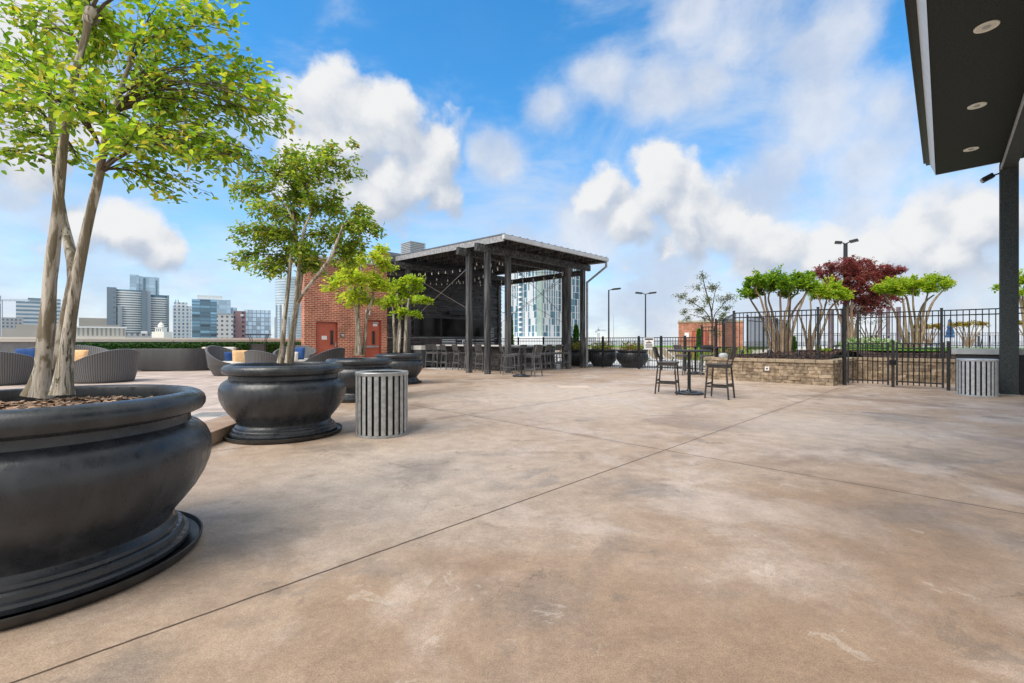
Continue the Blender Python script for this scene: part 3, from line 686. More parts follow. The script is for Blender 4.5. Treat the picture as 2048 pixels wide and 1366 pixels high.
mm = MB(); mm.beam((6.5,-1.02,zr(-1)-.01),(6.5,-1.02,zr(-1)-.30),.09,.07); mm.beam((6.5,-1.02,zr(-1)-.27),(6.36,-.06,zr(-1)-.92),.09,.07); mm.beam((6.36,-.045,zr(-1)-.88),(6.36,-.045,.05),.085,.07)
mm.build('downspout', M['fascia'], pg)
# brace rods
mm = MB()
for p, q in (((.10,1.2,4.25),(.2,5.8,2.1)),((.10,1.25,2.55),(.2,5.8,4.45))): MB().tube([p,q],.010,5).build('brace_rod', M['steel'], pg)
mm = MB()
for p, q in (((1.3,.1,4.4),(5.0,.1,2.3)),((1.3,.1,2.3),(5.0,.1,4.3)),((6.2,1.3,4.3),(6.2,6.0,2.2)),((6.2,1.3,2.2),(6.2,6.0,4.3))): MB().tube([p,q],.010,5).build('brace_rod', M['blackmetal'], pg)
# string lights
bulb_me = None
M['bulb'] = mk('bulb_glass', (.80,.80,.76), None, 1, .15)
sl_r = thing('string_lights','strings of small clear bulbs draped under the pavilion roof','string lights',B0,R(45))
wires = MB(); nb = 0
for (p, q, sag, n) in (((.25,5.8,4.46),(1.15,.3,4.50),.10,13),((.25,1.25,4.5),(5.2,.25,4.52),.22,10),((.25,5.8,4.42),(5.8,1.2,4.5),.28,14),((1.2,.25,4.5),(3.2,6.1,4.4),.25,12),((5.2,.25,4.5),(6.2,6.0,4.3),.15,9),((3.2,6.1,4.4),(6.1,1.3,4.5),.25,10),((.3,5.85,4.4),(3.2,6.1,4.4),.2,8)):
    p = Vector(p); q = Vector(q); pts = []
    for i in range(17):
        u = i/16; pts.append(p.lerp(q,u)-Vector((0,0,sag*4*u*(1-u))))
    wires.tube(pts, .007, 4, 0, False)
    for i in range(n):
        u = (i+.5)/n; x = p.lerp(q,u)-Vector((0,0,sag*4*u*(1-u)))
        s_ = MB().ball((0,0,-.085),.026,8,6,(1,1,1.3)); s_.tube([(0,0,0),(0,0,-.055)],.013,6)
        if bulb_me is None:
            ob = s_.build('bulb', M['bulb'], sl_r, True); bulb_me = ob
        else:
            ob = bulb_me.copy(); C.objects.link(ob); ob.parent = sl_r
        ob.location = x
wires.build('cable', M['blackmetal'], sl_r)
# bar wall
bw = thing('bar_wall','black clapboard back wall carrying the row of televisions under the pavilion','wall',B0,R(45))
mm = MB(); z = 0.0; i = 0
while z < 4.95:
    h = random.uniform(.075,.115); a = -.68
    while a < 6.4:
        l = min(random.uniform(.7,2.0), 6.4-a); 
        if 6.4-(a+l) < .3: l = 6.4-a
        d = random.choice((0,.02,.045,.07)); mm.box(a,a+l-.004,6.2-d,6.42,z,z+h-.013); a += l
    z += h; i += 1
mm.build('clapboard', mk('black_clapboard',(.022,.022,.024),(.058,.057,.060),6,.5,island=.5,bump=.2), bw)
MB().box(6.33,6.52,6.08,6.44,0,4.9).build('corner_post', M['wood_dark'], bw)
mm = MB()
for k in range(46): mm.box(6.52,6.56+.03*(k%2),6.10,6.42,.1+k*.105,.1+k*.105+.07)
mm.build('edge_boards', M['wood_dark'], bw)
MB().box(-.69,6.3,6.14,6.199,1.42,1.475).build('ledge', M['fascia'], bw)
def tv(a, label):
    r = thing('television', label, 'television', W(a,6.10,1.49), R(45), 'televisions on the bar wall')
    MB().box(0,1.60,-.03,.05,0,.96).build('body', M['blackmetal'], r, bevel=.006)
    MB().box(.018,1.582,-.034,-.0305,.03,.945).build('screen', M['screen'], r)
    mm = MB(); mm.box(0,1.6,-.036,-.031,.946,.96); mm.box(0,1.6,-.036,-.031,.0,.014); mm.box(0,.012,-.036,-.031,.014,.946); mm.box(1.588,1.6,-.036,-.031,.014,.946); mm.build('bezel', M['cab'], r)
    return r
tv(.68,'wide black television on the bar wall, leftmost of the row of three')
tv(2.32,'wide black television on the bar wall, middle of the row of three')
tv(3.98,'wide black television on the bar wall, rightmost of three and half hidden by posts')
hd = thing('wall_heater','dark box heater fixed to the clapboard above the televisions','heater',W(2.7,6.08,2.62),R(45))
MB().box(0,1.2,-.2,.06,0,.2).build('body',M['blackmetal'],hd,bevel=.02); MB().box(.05,1.15,-.205,-.201,.03,.17).build('grille',M['binner'],hd)
cm = thing('security_camera','small dome camera bracketed to the right end of the bar wall','camera',W(6.6,6.1,2.9),R(45))
MB().tube([(0,0,0),(.22,-.1,.02)],.02,6).build('arm',M['polemetal'],cm); MB().ball((.28,-.12,-.05),.10).build('dome',M['polemetal'],cm,True)
# back counter with fridge
cb = thing('back_counter','grey cabinet counter with pale top along the bar wall','counter',W(.5,5.2),R(45))
MB().box(0,1.55,0,.8,.1,.86).build('cabinet',M['cab'],cb,bevel=.008)
MB().box(-.02,1.55,-.03,.8,.861,1.06).build('worktop',M['counter'],cb)
d_=MB().box(.78,1.5,-.022,-.002,.14,.84).build('door',M['cab'],cb,bevel=.006); MB().tube([(.84,-.05,.45),(.84,-.05,.78)],.012,6).build('handle',M['steel'],d_)
MB().box(.03,1.5,.06,.75,.0,.099).build('plinth',M['binner'],cb)
fr = thing('fridge','dark undercounter fridge next to the grey bar cabinet','fridge',W(2.1,5.2),R(45))
MB().box(0,.75,0,.75,.06,.86).build('body',M['cab'],fr,bevel=.01); d_=MB().box(.01,.74,-.05,-.003,.14,.85).build('door',M['blackmetal'],fr,bevel=.008); MB().tube([(.08,-.08,.4),(.08,-.08,.78)],.012,6).build('handle',M['steel'],d_)
MB().box(.05,.7,.1,.7,0,.059).build('plinth',M['binner'],fr)
# L shaped bar
br_ = thing('bar_counter','L shaped dark clad bar with thin pale stone top under the pavilion','bar counter',W(1.6,.8),R(45))
MB().prism([(-.18,-.18),(3.75,-.18),(3.75,.52),(.52,.52),(.52,4.5),(-.18,4.5)],1.04,1.10).build('countertop',M['counter'],br_,bevel=.006)
mm = MB(); z = .0
while z < 1.02:
    h = random.uniform(.06,.10)
    if z+h > 1.035: h = 1.035-z
    x = 0.1
    while x < 3.5: l = min(random.uniform(.3,.9),3.5-x) or .1; mm.box(x,x+l-.003,.12-random.uniform(0,.04),.35,z,z+h-.006); x += l
    y = .352
    while y < 4.3: l = min(random.uniform(.3,.9),4.3-y) or .1; mm.box(.12-random.uniform(0,.04),.35,y,y+l-.003,z,z+h-.006); y += l
    z += h
mm.build('cladding', mk('bar_cladding',(.026,.026,.028),(.075,.074,.078),6,.5,island=.5,bump=.2), br_)
fc = thing('faucet','small chrome gooseneck faucet on the bar','faucet',W(1.95,3.9,1.085),R(45))
MB().tube([(0,0,0),(0,0,.16),(.02,0,.21),(.06,0,.23),(.10,0,.21),(.115,0,.15)],.014,8).build('spout',M['steel'],fc,True); MB().lathe([(.03,0),(.03,.03),(.015,.04)],16).build('base',M['steel'],fc,True)
pd = MB().prism([(0.6,5.16),(3.2,5.16),(3.2,3.0),(1.5,3.0),(0.4,3.9)],.0,.012)
po = pd.build('bar_floor_slab', M['pooldeck']); po.location = B0; po.rotation_euler = (0,0,R(45)); struct(po)

# ------------------------------------------------------------------ brick building with two red doors
bb = thing('brick_building','red brick rooftop building with two red doors and a metal roof edge','building',B0,R(45))
A0, A1, ZT = -4.45, -.69, 4.72
b0, b1 = 6.2, 6.5
mm = MB(); D1 = (-3.97,-3.03,2.10); D2 = (-1.80,-.98,2.24)
mm.box(A0,D1[0],b0,b1,0,ZT); mm.box(D1[0],D1[1],b0,b1,D1[2],ZT); mm.box(D1[1],D2[0],b0,b1,0,ZT); mm.box(D2[0],D2[1],b0,b1,D2[2],ZT); mm.box(D2[1],A1,b0,b1,0,ZT)
mm.prism([(A0+.001,b1+.001),(A0+.32,b1+.001),(A0+2.4,b0+5.5),(A0+2.08,b0+5.5)],0,ZT)
mm.box(A0+2.1,6.5,b0+5.51,b0+5.8,0,ZT)
mm.box(-1.25,A1,b0,b1,ZT+.001,5.42)
mm.build('wall', M['brick'], bb)
MB().prism([(A0+.4,b1+.02),(6.4,b1+.02),(6.4,b0+5.5),(A0+2.5,b0+5.5)],4.5,4.6).build('roof', M['metalroof'], bb)
MB().box(A0-.04,-1.27,b0-.04,b1+.06,ZT+.002,ZT+.09).build('parapet_trim', M['capgrey'], bb)
mm=MB(); mm.box(-.8,6.6,6.5,7.0,5.05,5.5); mm.build('flashing', M['metalroof'], bb)
def rdoor(d, swing, wx):
    x0, x1, zt = d
    fr_ = MB(); fr_.box(x0,x0+.05,b0+.02,b0+.28,.16,zt); fr_.box(x1-.05,x1,b0+.02,b0+.28,.16,zt); fr_.box(x0+.05,x1-.05,b0+.02,b0+.28,zt-.06,zt)
    fo = fr_.build('door_frame', M['doorframe'], bb)
    do = MB().box(x0+.052,x1-.052,b0+.09,b0+.14,.17,zt-.062).build('door', M['door'], bb, bevel=.004)
    MB().box(wx,wx+.12,b0+.078,b0+.0895,1.12,1.72).build('window', M['glassdark'], do)
    mm = MB()
    for (p0,p1,q0,q1) in ((wx-.02,wx,1.10,1.74),(wx+.12,wx+.14,1.10,1.74),(wx,wx+.12,1.10,1.12),(wx,wx+.12,1.72,1.74)): mm.box(p0,p1,b0+.074,b0+.0895,q0,q1)
    mm.build('window_trim', M['doorframe'], do)
    return do
d1 = rdoor(D1,0,-3.33)
MB().box(-3.14,-3.10,b0+.03,b0+.088,1.0,1.22).build('lever_handle',M['steel'],d1); 
s1_ = MB().box(-3.70,-3.48,b0+.083,b0+.089,1.33,1.49).build('notice',M['paper'],d1)
d2 = rdoor(D2,0,-1.40)
MB().box(-1.72,-1.10,b0+.03,b0+.088,.98,1.06).build('push_bar',M['steel'],d2)
MB().box(-1.36,-1.14,b0+.083,b0+.089,1.95,2.06).build('notice',M['paper'],d2)
MB().box(-1.4,-1.1,b0+.04,b0+.085,2.08,2.13).build('door_closer',M['capgrey'],d2)
def plate(name,label,cat,a,z,w_,h_,mat,marks):
    r = thing(name,label,cat,W(a,b0-.03,z),R(45)); MB().box(0,w_,0,.028,0,h_).build('panel',mat,r,bevel=.004)
    mm = MB()
    for (x0,x1,z0,z1) in marks: mm.box(x0*w_,x1*w_,-.004,-.0005,z0*h_,z1*h_)
    return r, mm
r,mm = plate('wall_sign','small dark wall plaque with pale lines beside the left red door','sign',-2.93,1.42,.17,.19,M['cab'],[(.1,.9,.55,.72),(.35,.9,.3,.42)]); mm.build('lettering',M['paper'],r)
r,mm = plate('exit_light','white square light box above the right red door','light',-1.78,2.46,.22,.22,M['white'],[(.3,.5,.25,.35),(.3,.38,.35,.75),(.6,.72,.25,.75)]); mm.build('lettering',M['capgrey'],r)
r,mm = plate('outlet_box','tiny pale outlet box low on the brick wall','outlet',-2.72,.42,.14,.09,M['trimwhite'],[(.2,.4,.3,.7),(.6,.8,.3,.7)]); mm.build('sockets',M['ink'],r)
r=thing('alarm_bell','small red alarm bell on the brick between the doors','bell',W(-2.08,b0-.06,1.02),R(45)); MB().ball((0,0,0),.09,12,8,(1,.6,1)).build('gong',M['doorframe'],r,True); MB().box(-.05,.05,.02,.055,-.05,.05).build('mount',M['cab'],r)

# ------------------------------------------------------------------ parapet and hedge (behind the deck)
ZC = 1.41
pw = thing('parapet_wall','long grey parapet wall with a pale stone cap behind the lounge furniture','wall',B0,R(45))
MB().box(-24,-2.5,11.2,11.6,0,ZC-.17).build('wall',M['stucco'],pw)
mm = MB(); mm.box(-24,-11.4,11.1,11.7,ZC-.168,ZC-.07); mm.box(-24,-11.4,11.06,11.74,ZC-.069,ZC); mm.box(-11.4,-2.55,11.1,11.7,ZC-.168,ZC-.085); mm.box(-11.4,-2.55,11.06,11.74,ZC-.083,ZC); mm.build('cap',M['cap'],pw)
hg = thing('hedge','dark green leafy hedge panel running along the grey parapet wall','hedge',B0,R(45))
MB().box(-11.1,-2.7,11.0,11.19,.16,1.18).build('backing',mk('hedge_core',(.006,.025,.005),(.012,.04,.008),12,.9),hg)
LP=[];LD=[];LN=[];LL=[];LW=[]
for i in range(12000):
    LP.append(Vector((random.uniform(-11.15,-2.72),random.uniform(10.92,11.06),random.uniform(.4,1.2)+ (random.random()<.05)*.03)))
    LD.append(Vector((random.gauss(0,.7),-.6+random.gauss(0,.4),random.gauss(-.1,.6)))); LN.append(Vector((random.gauss(0,.4),-1,random.gauss(.5,.5)))); s=random.uniform(.05,.09); LL.append(s); LW.append(s*.6)
leaf_object('foliage',LP,LD,LN,LL,LW,M['leafdark'],hg)
# ------------------------------------------------------------------ bar stools and high tables
def stool_make(loc, rz, label, mat, group):
    # faces +x; backrest at -x
    r = thing('bar_stool', label, 'bar stool', loc, rz, group)
    s = .205
    se = MB(); se.prism([(-s-.015,-s),(s+.02,-s),(s+.035,-s+.04),(s+.035,s-.04),(s+.02,s),(-s-.015,s)],.722,.760)
    se.build('seat', M[mat], r, bevel=.008)
    ap = MB()
    ap.box(-s,s,-s+.005,-s+.03,.675,.7215); ap.box(-s,s,s-.03,s-.005,.675,.7215); ap.box(s-.025,s,-s+.031,s-.031,.675,.7215); ap.box(-s,-s+.025,-s+.031,s-.031,.675,.7215)
    ap.build('apron', M[mat], r)
    for sy in (-1,1):
        MB().beam((s-.012,sy*(s-.016),.674),(s+.035,sy*(s+.018),0),.030,.030).build('leg', M[mat], r)
        MB().beam((-s+.012,sy*(s-.016),.674),(-s-.045,sy*(s+.018),0),.031,.031).build('leg', M[mat], r)
        MB().beam((-s+.005,sy*(s-.012),.745),(-s-.085,sy*(s-.020),1.10),.028,.030).build('back_post', M[mat], r)
    fx = s+.022; bx = -s-.03
    st = MB(); st.box(bx+.02,fx-.02,-s-.024,-s+.006,.245,.285); st.box(bx+.02,fx-.02,s-.006,s+.024,.245,.285); st.box(fx-.018,fx+.014,-s+.02,s-.02,.30,.335); st.box(bx-.008,bx+.02,-s+.02,s-.02,.30,.335)
    st.build('footrest', M[mat], r)
    bk = MB(); n = 7
    vs_ = []
    for i in range(n+1):
        u = i/n*2-1; y = u*(s-.008)
        for (z, x0) in ((.86,-s-.028),(.97,-s-.058),(1.115,-s-.098)):
            for th in (0.0,.022): vs_.append((x0-.028*(1-u*u)-th, y, z+(.008*(1-u*u) if z > 1 else 0)))
    fs = []
    for i in range(n):
        o = i*6; q = o+6
        fs += [(o,q,q+2,o+2),(o+2,q+2,q+4,o+4),(o+1,o+3,q+3,q+1),(o+3,o+5,q+5,q+3),(o+4,q+4,q+5,o+5),(o,o+1,q+1,q)]
    fs += [(0,2,3,1),(2,4,5,3),(n*6,n*6+1,n*6+3,n*6+2),(n*6+2,n*6+3,n*6+5,n*6+4)]
    bk.add(vs_, fs); bk.build('backrest', M[mat+'_weave'], r)
    return r
def weave(name, c1, c2):
    m, t, p, out = newmat(name); o = t.sep(t.n('ShaderNodeTexCoord').outputs['Object'])
    a = t.math('MULTIPLY', t.math('ADD', o[1], o[2]), 150.0); b = t.math('MULTIPLY', t.math('SUBTRACT', o[1], o[2]), 150.0)
    w_ = t.math('MULTIPLY', t.math('SINE', a), t.math('SINE', b))
    t.put(p.inputs['Base Color'], t.mix(t.ramp(w_, -.5, .5), c1, c2)); p.inputs['Roughness'].default_value = .45
    bp = t.n('ShaderNodeBump'); bp.inputs['Strength'].default_value = .7; bp.inputs['Distance'].default_value = .006; t.put(bp.inputs['Height'], w_); t.l(bp.outputs[0], p.inputs['Normal'])
    return m
M['resin_weave'] = weave('brown_weave', (.022,.017,.016), (.075,.06,.055)); M['resin2_weave'] = weave('charcoal_weave', (.045,.046,.05), (.10,.102,.11))
def table_make(loc, label, rt=.46, h=1.05, square=False):
    r = thing('high_table', label, 'high table', loc, 0, 'high tables on pedestals')
    t_ = MB()
    if square: t_.box(-rt,rt,-rt,rt,h-.03,h)
    else: t_.lathe([(0,h-.040),(rt-.02,h-.040),(rt,h-.03),(rt,h-.006),(rt-.008,h),(0,h)],56)
    t_.build('tabletop', M['polemetal'], r, True, ang=30)
    MB().lathe([(.038,.09),(.038,h-.05),(.09,h-.045),(.12,h-.03)],20).build('column', M['blackmetal'], r, True)
    MB().lathe([(0,0),(.315,0),(.325,.012),(.325,.03),(.31,.045),(.19,.055),(.175,.075),(.06,.085),(.045,.12)],44).build('base', M['blackmetal'], r, True, ang=30)
    return r
T1 = (4.22,10.9,0)
table_make(T1,'round dark pedestal table in open concrete between two brown stools',.50,1.05)
st0 = stool_make((3.74,11.0,0), math.atan2(-.45,.85), 'brown woven back bar stool left of the round open pedestal table', 'resin', 'brown bar stools at the open table')
dup(st0,(4.58,10.10,0),math.atan2(.62,-.72),'brown woven back bar stool right of the open pedestal table, nearest the stone planter wall')
T2 = gp(1043,753); 
table_make(tuple(T2),'round dark pedestal table beside the pavilion corner posts, with two charcoal stools',.44,1.05)
sc0 = stool_make(gp(1066,752.5), math.atan2(.62,-.75), 'charcoal bar stool right of the pedestal table by the pavilion posts, turned toward it', 'resin2', 'charcoal bar stools around the bar')
dup(sc0, gp(1016,748.5), math.atan2(.25,.95),'charcoal bar stool left of the pedestal table, in front of the pavilion post')
def bs_(a,b,rz,label): dup(sc0, W(a,b), rz, label)
LEFT = ['left end','second from the left end','third from the left end','fourth from the left end','fifth from the left end','nearest the corner post']
for i,(b) in enumerate((5.05,4.5,3.75,2.95,2.15,1.45)):
    bs_(1.02+.05*random.uniform(-1,1), b, R(45)+random.uniform(-.12,.12)+(.5 if i==0 else 0), 'charcoal stool along the left bar arm, '+LEFT[i])
RIGHT = ['just right of the corner','second from the corner','third from the corner','fourth from the corner','at the right end']
for i,a in enumerate((1.95,2.75,3.5,4.2,4.85)):
    bs_(a, .22+.05*random.uniform(-1,1), R(135)+random.uniform(-.12,.12), 'charcoal stool along the right bar arm, '+RIGHT[i])
T3 = gp(1391,748.0)
t3 = table_make(tuple(T3),'dark square topped pedestal table by the pool fence behind the open table',.40,1.06,True)
t4 = dup(t3,(T3.x+.35,T3.y-1.1,0),R(30),'dark square pedestal table nearest the left end of the stone planter wall')
dup(sc0,(T3.x-.6,T3.y-.4,0),R(20),'dark bar stool pushed in at the square tables by the pool fence',None)
dup(sc0,(T3.x+.1,T3.y-.75,0),R(75),'second dark bar stool at the square tables, nearer the stone wall',None)

# ------------------------------------------------------------------ wicker lounge furniture on the raised deck
ZD = .160
def barrel(loc, rz, label, r0=.62, hb=.86, hf=.46, taper=.8, mat='wicker', opening=.0, cat='armchair', name='wicker_armchair', group='round wicker chairs', cushion=True, sy=1.0):
    # opens toward +x
    r = thing(name, label, cat, loc, rz, group)
    n = 40; vs_ = []; a0 = R(52); th = .07
    for i in range(n+1):
        a = a0+(2*math.pi-2*a0)*i/n
        k = .5-.5*math.cos((i/n)*2*math.pi); k = k**.75
        top = hf+(hb-hf)*k
        for (rad, z) in ((r0*taper,.05),(r0*(taper*.35+.65),.30),(r0,top-.05),(r0+.012,top-.015),(r0-.02,top),(r0-th+.01,top-.012),(r0-th,top-.06),(r0-th-.03,.30)):
            vs_.append((rad*math.cos(a), rad*sy*math.sin(a), z))
    fs = [(i*8+j,(i+1)*8+j,(i+1)*8+(j+1)%8,i*8+(j+1)%8) for i in range(n) for j in range(8)]
    fs += [tuple(range(7,-1,-1)), tuple(range(n*8,n*8+8))]
    MB().add(vs_, fs).build('shell', M[mat], r, True, ang=50)
    MB().lathe([(0,0),(r0*taper-.05,0),(r0*taper-.01,.03),(r0*taper,.06),(r0*.92,.30),(0,.30)],36).build('base', M[mat], r, True, ang=40) if sy==1 else MB().ball((0,0,.17),1,24,8,(r0*.9,r0*sy*.9,.15),.5).build('base', M[mat], r, True)
    if cushion: MB().ball((.06,0,.37),1,28,10,(r0*.80,r0*sy*.80,.085),.45).build('cushion', M['cush'], r, True)
    return r
def pillow(loc, rz, label, mat, w_=.46, tilt=-.3):
    m_ = MB(); n = 12; vs_ = []
    for s in (1,-1):
        for i in range(n+1):
            for j in range(n+1):
                u = i/n*2-1; v_ = j/n*2-1
                k = max(0,(1-u**4)*(1-v_**4))**.6
                e = 1-.06*(abs(u*v_))**2
                vs_.append((s*.085*k, u*w_/2*(1-.05*(1-abs(v_)**2)*1)*e, v_*w_/2*(1-.05*(1-abs(u)**2))*e))
    q = n+1
    fs = []
    for s in range(2):
        o = s*q*q
        for i in range(n):
            for j in range(n):
                f = (o+i*q+j,o+(i+1)*q+j,o+(i+1)*q+j+1,o+i*q+j+1); fs.append(f if s==0 else f[::-1])
    o = m_.add(vs_, fs).build('pillow', M[mat], None, True, ang=80)
    o.location = loc; o.rotation_euler = (0,tilt,rz); tag(o, label, 'pillow', 'scatter pillows'); return o
def D(px, Y): return Vector(((px-1024)/F*Y, Y, ZD))
# chair pair with backs to the camera left
barrel(D(10,11.6), R(118), 'grey wicker armchair at the left edge, its back to the camera', .66, .86,.5)
barrel(D(208,12.4), R(165), 'grey wicker armchair with high back on the right, behind the trunks of the biggest tree', .74,.90,.40, .88)
barrel(D(128,14.9), R(-52), 'wide curved grey wicker loveseat facing the camera behind the tree trunks', .86,.98,.60,.86,cat='loveseat',name='wicker_loveseat',sy=1.35)
pillow(D(52,14.2)+Vector((0,0,.62)), R(-60), 'blue pillow on the curved loveseat at the far left', 'blue', .55)
pillow(D(158,14.15)+Vector((0,0,.62)), R(-75), 'tan orange pillow leaning in the curved loveseat, right of the trunks', 'orange', .46)
barrel(D(462,14.9), R(-8), 'grey tapered wicker armchair with a tan pillow, left of the second planter', .70,.96,.42,.72)
pillow(D(482,14.7)+Vector((0,0,.58)), R(-50), 'tan orange pillow in the tapered armchair near the sofa', 'orange', .50)
pillow(D(461,15.0)+Vector((0,0,.56)), R(-20), 'blue pillow half hidden in the tapered armchair', 'blue', .40)
barrel(D(536,13.9), R(75), 'grey wicker armchair seen from behind, rising over the second planter rim', .62,.84,.5,.85)
barrel(D(590,17.0), R(-75), 'grey wicker armchair facing the camera with blue and pale cushions, beside the brick building', .72,.95,.62,.85)
pillow(D(596,16.6)+Vector((0,0,.66)), R(-80), 'blue pillow in the armchair near the brick building', 'blue', .48)
pillow(D(584,16.45)+Vector((0,0,.52)), R(-80), 'off white cushion propped in the armchair near the brick building', 'cush', .44)
barrel(D(640,13.6), R(165), 'dark wicker armchair with its back rising to the right, before the red door', .70,.92,.36,.86,'wickerdark')
# curved sectional sofa from behind, two modules
def sofa(loc, rz, label, L, curve):
    r = thing('wicker_sofa', label, 'sofa', loc, rz, 'curved wicker sofa modules')
    m_ = MB(); n = 14; vs_ = []
    for i in range(n+1):
        u = i/n; x = u*L; off = curve*(max(0,u-.45)/.55)**2.2 if curve > 0 else 0
        for (dy,z) in ((0,.03),(0,.80),(.02,.83),(.14,.83),(.16,.80),(.16,.40)): vs_.append((x,off+dy,z))
    fs = [(i*6+j,(i+1)*6+j,(i+1)*6+j+1,i*6+j+1) for i in range(n) for j in range(5)]+[tuple(range(5,-1,-1)),tuple(range(n*6,n*6+6))]
    m_.add(vs_,fs).build('back', M['wickerflat'], r, True, ang=35)
    MB().box(.01,L-.01,.165+curve*.6,.95+curve*.5,.05,.36).build('base', M['wickerflat'], r)
    MB().box(.02,L-.02,.17+curve*.6,.97+curve*.5,.361,.47).build('cushion', M['cush'], r, bevel=.04)
    return r
sofa(D(262,16.6), R(3), 'left module of the dark wicker sofa seen from behind, flat back', 1.02, 0)
sofa(D(319,16.65), R(4), 'right module of the dark wicker sofa seen from behind, curving away at its end', 1.50, .45)
def lseat(loc, rz, label):
    r = thing('sectional_sofa', label, 'sofa', loc, rz)
    MB().box(0,1.5,0,.8,.08,.32).build('base', M['capgrey'], r, bevel=.01); MB().box(0,1.5,0,.8,.33,.46).build('seat_cushion', M['cush'], r, bevel=.04)
    for k in range(2): MB().box(.03+k*.74,.74+k*.74,.62,.80,.465,.86).build('back_cushion', M['cush'], r, bevel=.05)
    MB().box(0,1.5,.81,.90,.08,.84).build('back', M['wickerdark'], r, bevel=.01)
    return r
lseat(D(378,18.6), R(-4), 'pale cushioned sofa glimpsed between the dark sofa and tapered armchair')
pillow(D(409,18.6)+Vector((0,.2,.62)), R(-85), 'tan pillow on the pale cushioned sofa', 'orange', .48)
# low table
ct = thing('coffee_table','small dark coffee table in front of the pale cushioned sofa','table',D(416,17.6),R(10))
MB().box(-.35,.35,-.3,.3,.34,.38).build('tabletop',M['wickerdark'],ct)
for sx in (-1,1):
    for sy_ in (-1,1): MB().box(sx*.31-.025,sx*.31+.025,sy_*.26-.025,sy_*.26+.025,0,.339).build('leg',M['wickerdark'],ct)
# pedestal with raised tray near the hedge
lc = thing('pedestal_stand','dark pedestal stand with a thin raised tray in front of the hedge','stand',D(517,19.6),R(20))
MB().box(-.26,.26,-.2,.2,0,.98).build('pedestal',M['wickerdark'],lc,bevel=.01)
mm=MB()
for sx in (-1,1):
    for sy_ in (-1,1): mm.tube([(sx*.28,sy_*.22,0),(sx*.28,sy_*.22,1.2),(sx*.36,sy_*.22,1.36)],.014,6)
mm.build('frame',M['blackmetal'],lc); MB().box(-.46,.46,-.32,.32,1.362,1.40).build('tray',M['blackmetal'],lc,bevel=.01)
# ------------------------------------------------------------------ fences
def sq(mb, x, d, w_, z0, z1):
    a = Vector((d.x,d.y,0)).normalized()*w_; b = Vector((-a.y,a.x,0))
    mb.prism([(x+a+b)[:2],(x-a+b)[:2],(x-a-b)[:2],(x+a-b)[:2]], z0, z1)
def fence(name, label, segs, cat='fence', kinds=None, mat='blackmetal'):
    # segs: list of (p, q, z0p, z0q, z1p, z1q, postlist fractions)
    r = thing(name, label, cat, segs[0]['p'])
    o = Vector(segs[0]['p'])
    for s in segs:
        p = Vector(s['p'])-o; q = Vector(s['q'])-o; L = (q-p).length; d = (q-p)/L
        zb = s.get('zb',.08); zt = s['zt']; ztq = s.get('ztq', zt); zbq = s.get('zbq', zb)
        pn = MB(); gap = s.get('gap',.113); n = max(1,int(L/gap))
        for k in range(n):
            u = (k+.5)/n; x = p+d*(L*u); za = zb+(zbq-zb)*u; zz = zt+(ztq-zt)*u
            pn.cbox((x.x,x.y,(za-.05*s.get('ext',1)+zz-.02)/2),(.017,.017,zz-za-.02+.05*s.get('ext',1)))
        for (za, zq) in ((zt-.01,ztq-.01),(zt-.16,ztq-.16),(zb+.03,zbq+.03)):
            pn.beam(p+Vector((0,0,za)),q+Vector((0,0,zq)),.03,.034)
        pn.build('panel', M[mat], r)
        for u in s.get('posts',()):
            x = p+d*(L*u); za = s.get('pz',0); zz = zt+(ztq-zt)*u+s.get('over',.05)
            w_ = s.get('pw',.029)
            m_ = MB(); sq(m_, x, d, w_, za, zz); sq(m_, x, d, w_+.007, zz+.001, zz+.02)
            m_.build('post', M[mat], r)
    return r
def G(px,py): return gp(px,py)
Q0 = G(1370,742.5); 
def QF(s): return Q0+U2*s
fence('pool_fence','black picket pool fence running from the square tables to behind the pavilion',
      [dict(p=QF(0),q=QF(1.07),zt=1.43,posts=(0,1),pw=.036),dict(p=QF(1.07),q=QF(2.15),zt=1.43,posts=(1,),pw=.036),dict(p=QF(2.15),q=QF(4.07),zt=1.43,posts=(1,),pw=.034)]+
      [dict(p=QF(4.07+1.9*i),q=QF(5.97+1.9*i),zt=1.43,posts=(1,),pw=.034) for i in range(6)])
# raised bed frame at its near corner
S1 = G(1667,772); LB = 3.48
S0 = S1+U2*LB; S2p = S1+U1*3.45
def BW(a,b,z=0): return S1+U1*a+U2*b+Vector((0,0,z))
PA = BW(.16,2.72); QA = Q0-U2*.70; QB = Q0-U2*1.265; QC = Q0-U2*1.57
fence('stepped_fence','black picket fence stepping up from the pool fence to the stone planter',
      [dict(p=Q0,q=QA,zt=1.43),dict(p=QA,q=QB,zt=1.85,posts=(0,)),dict(p=QB,q=QC,zt=2.10,posts=(0,1),gap=.09),dict(p=QC,q=PA,zt=2.15,zb=.5,zbq=.80,gap=.34)])
PD = BW(.16,.40); PE = BW(-.02,.0); PE = G(1689,770)
fence('planter_fence','tall black picket fence standing on the stone planter wall',
      [dict(p=PA,q=PD,zt=2.18,zb=.80,posts=(0,1),pz=.74),dict(p=PD,q=PE,zt=2.18,zb=.80,posts=(1,),pz=0,pw=.036)])
fence('side_fence','dark picket fence seen edge on beyond the left end of the planter',
      [dict(p=BW(4.2,3.6),q=BW(9.5,3.4),zt=2.25,zb=.95,posts=(0,.33,.66,1),pz=.8)])
GM = G(1786,774); GR = G(1897,781)
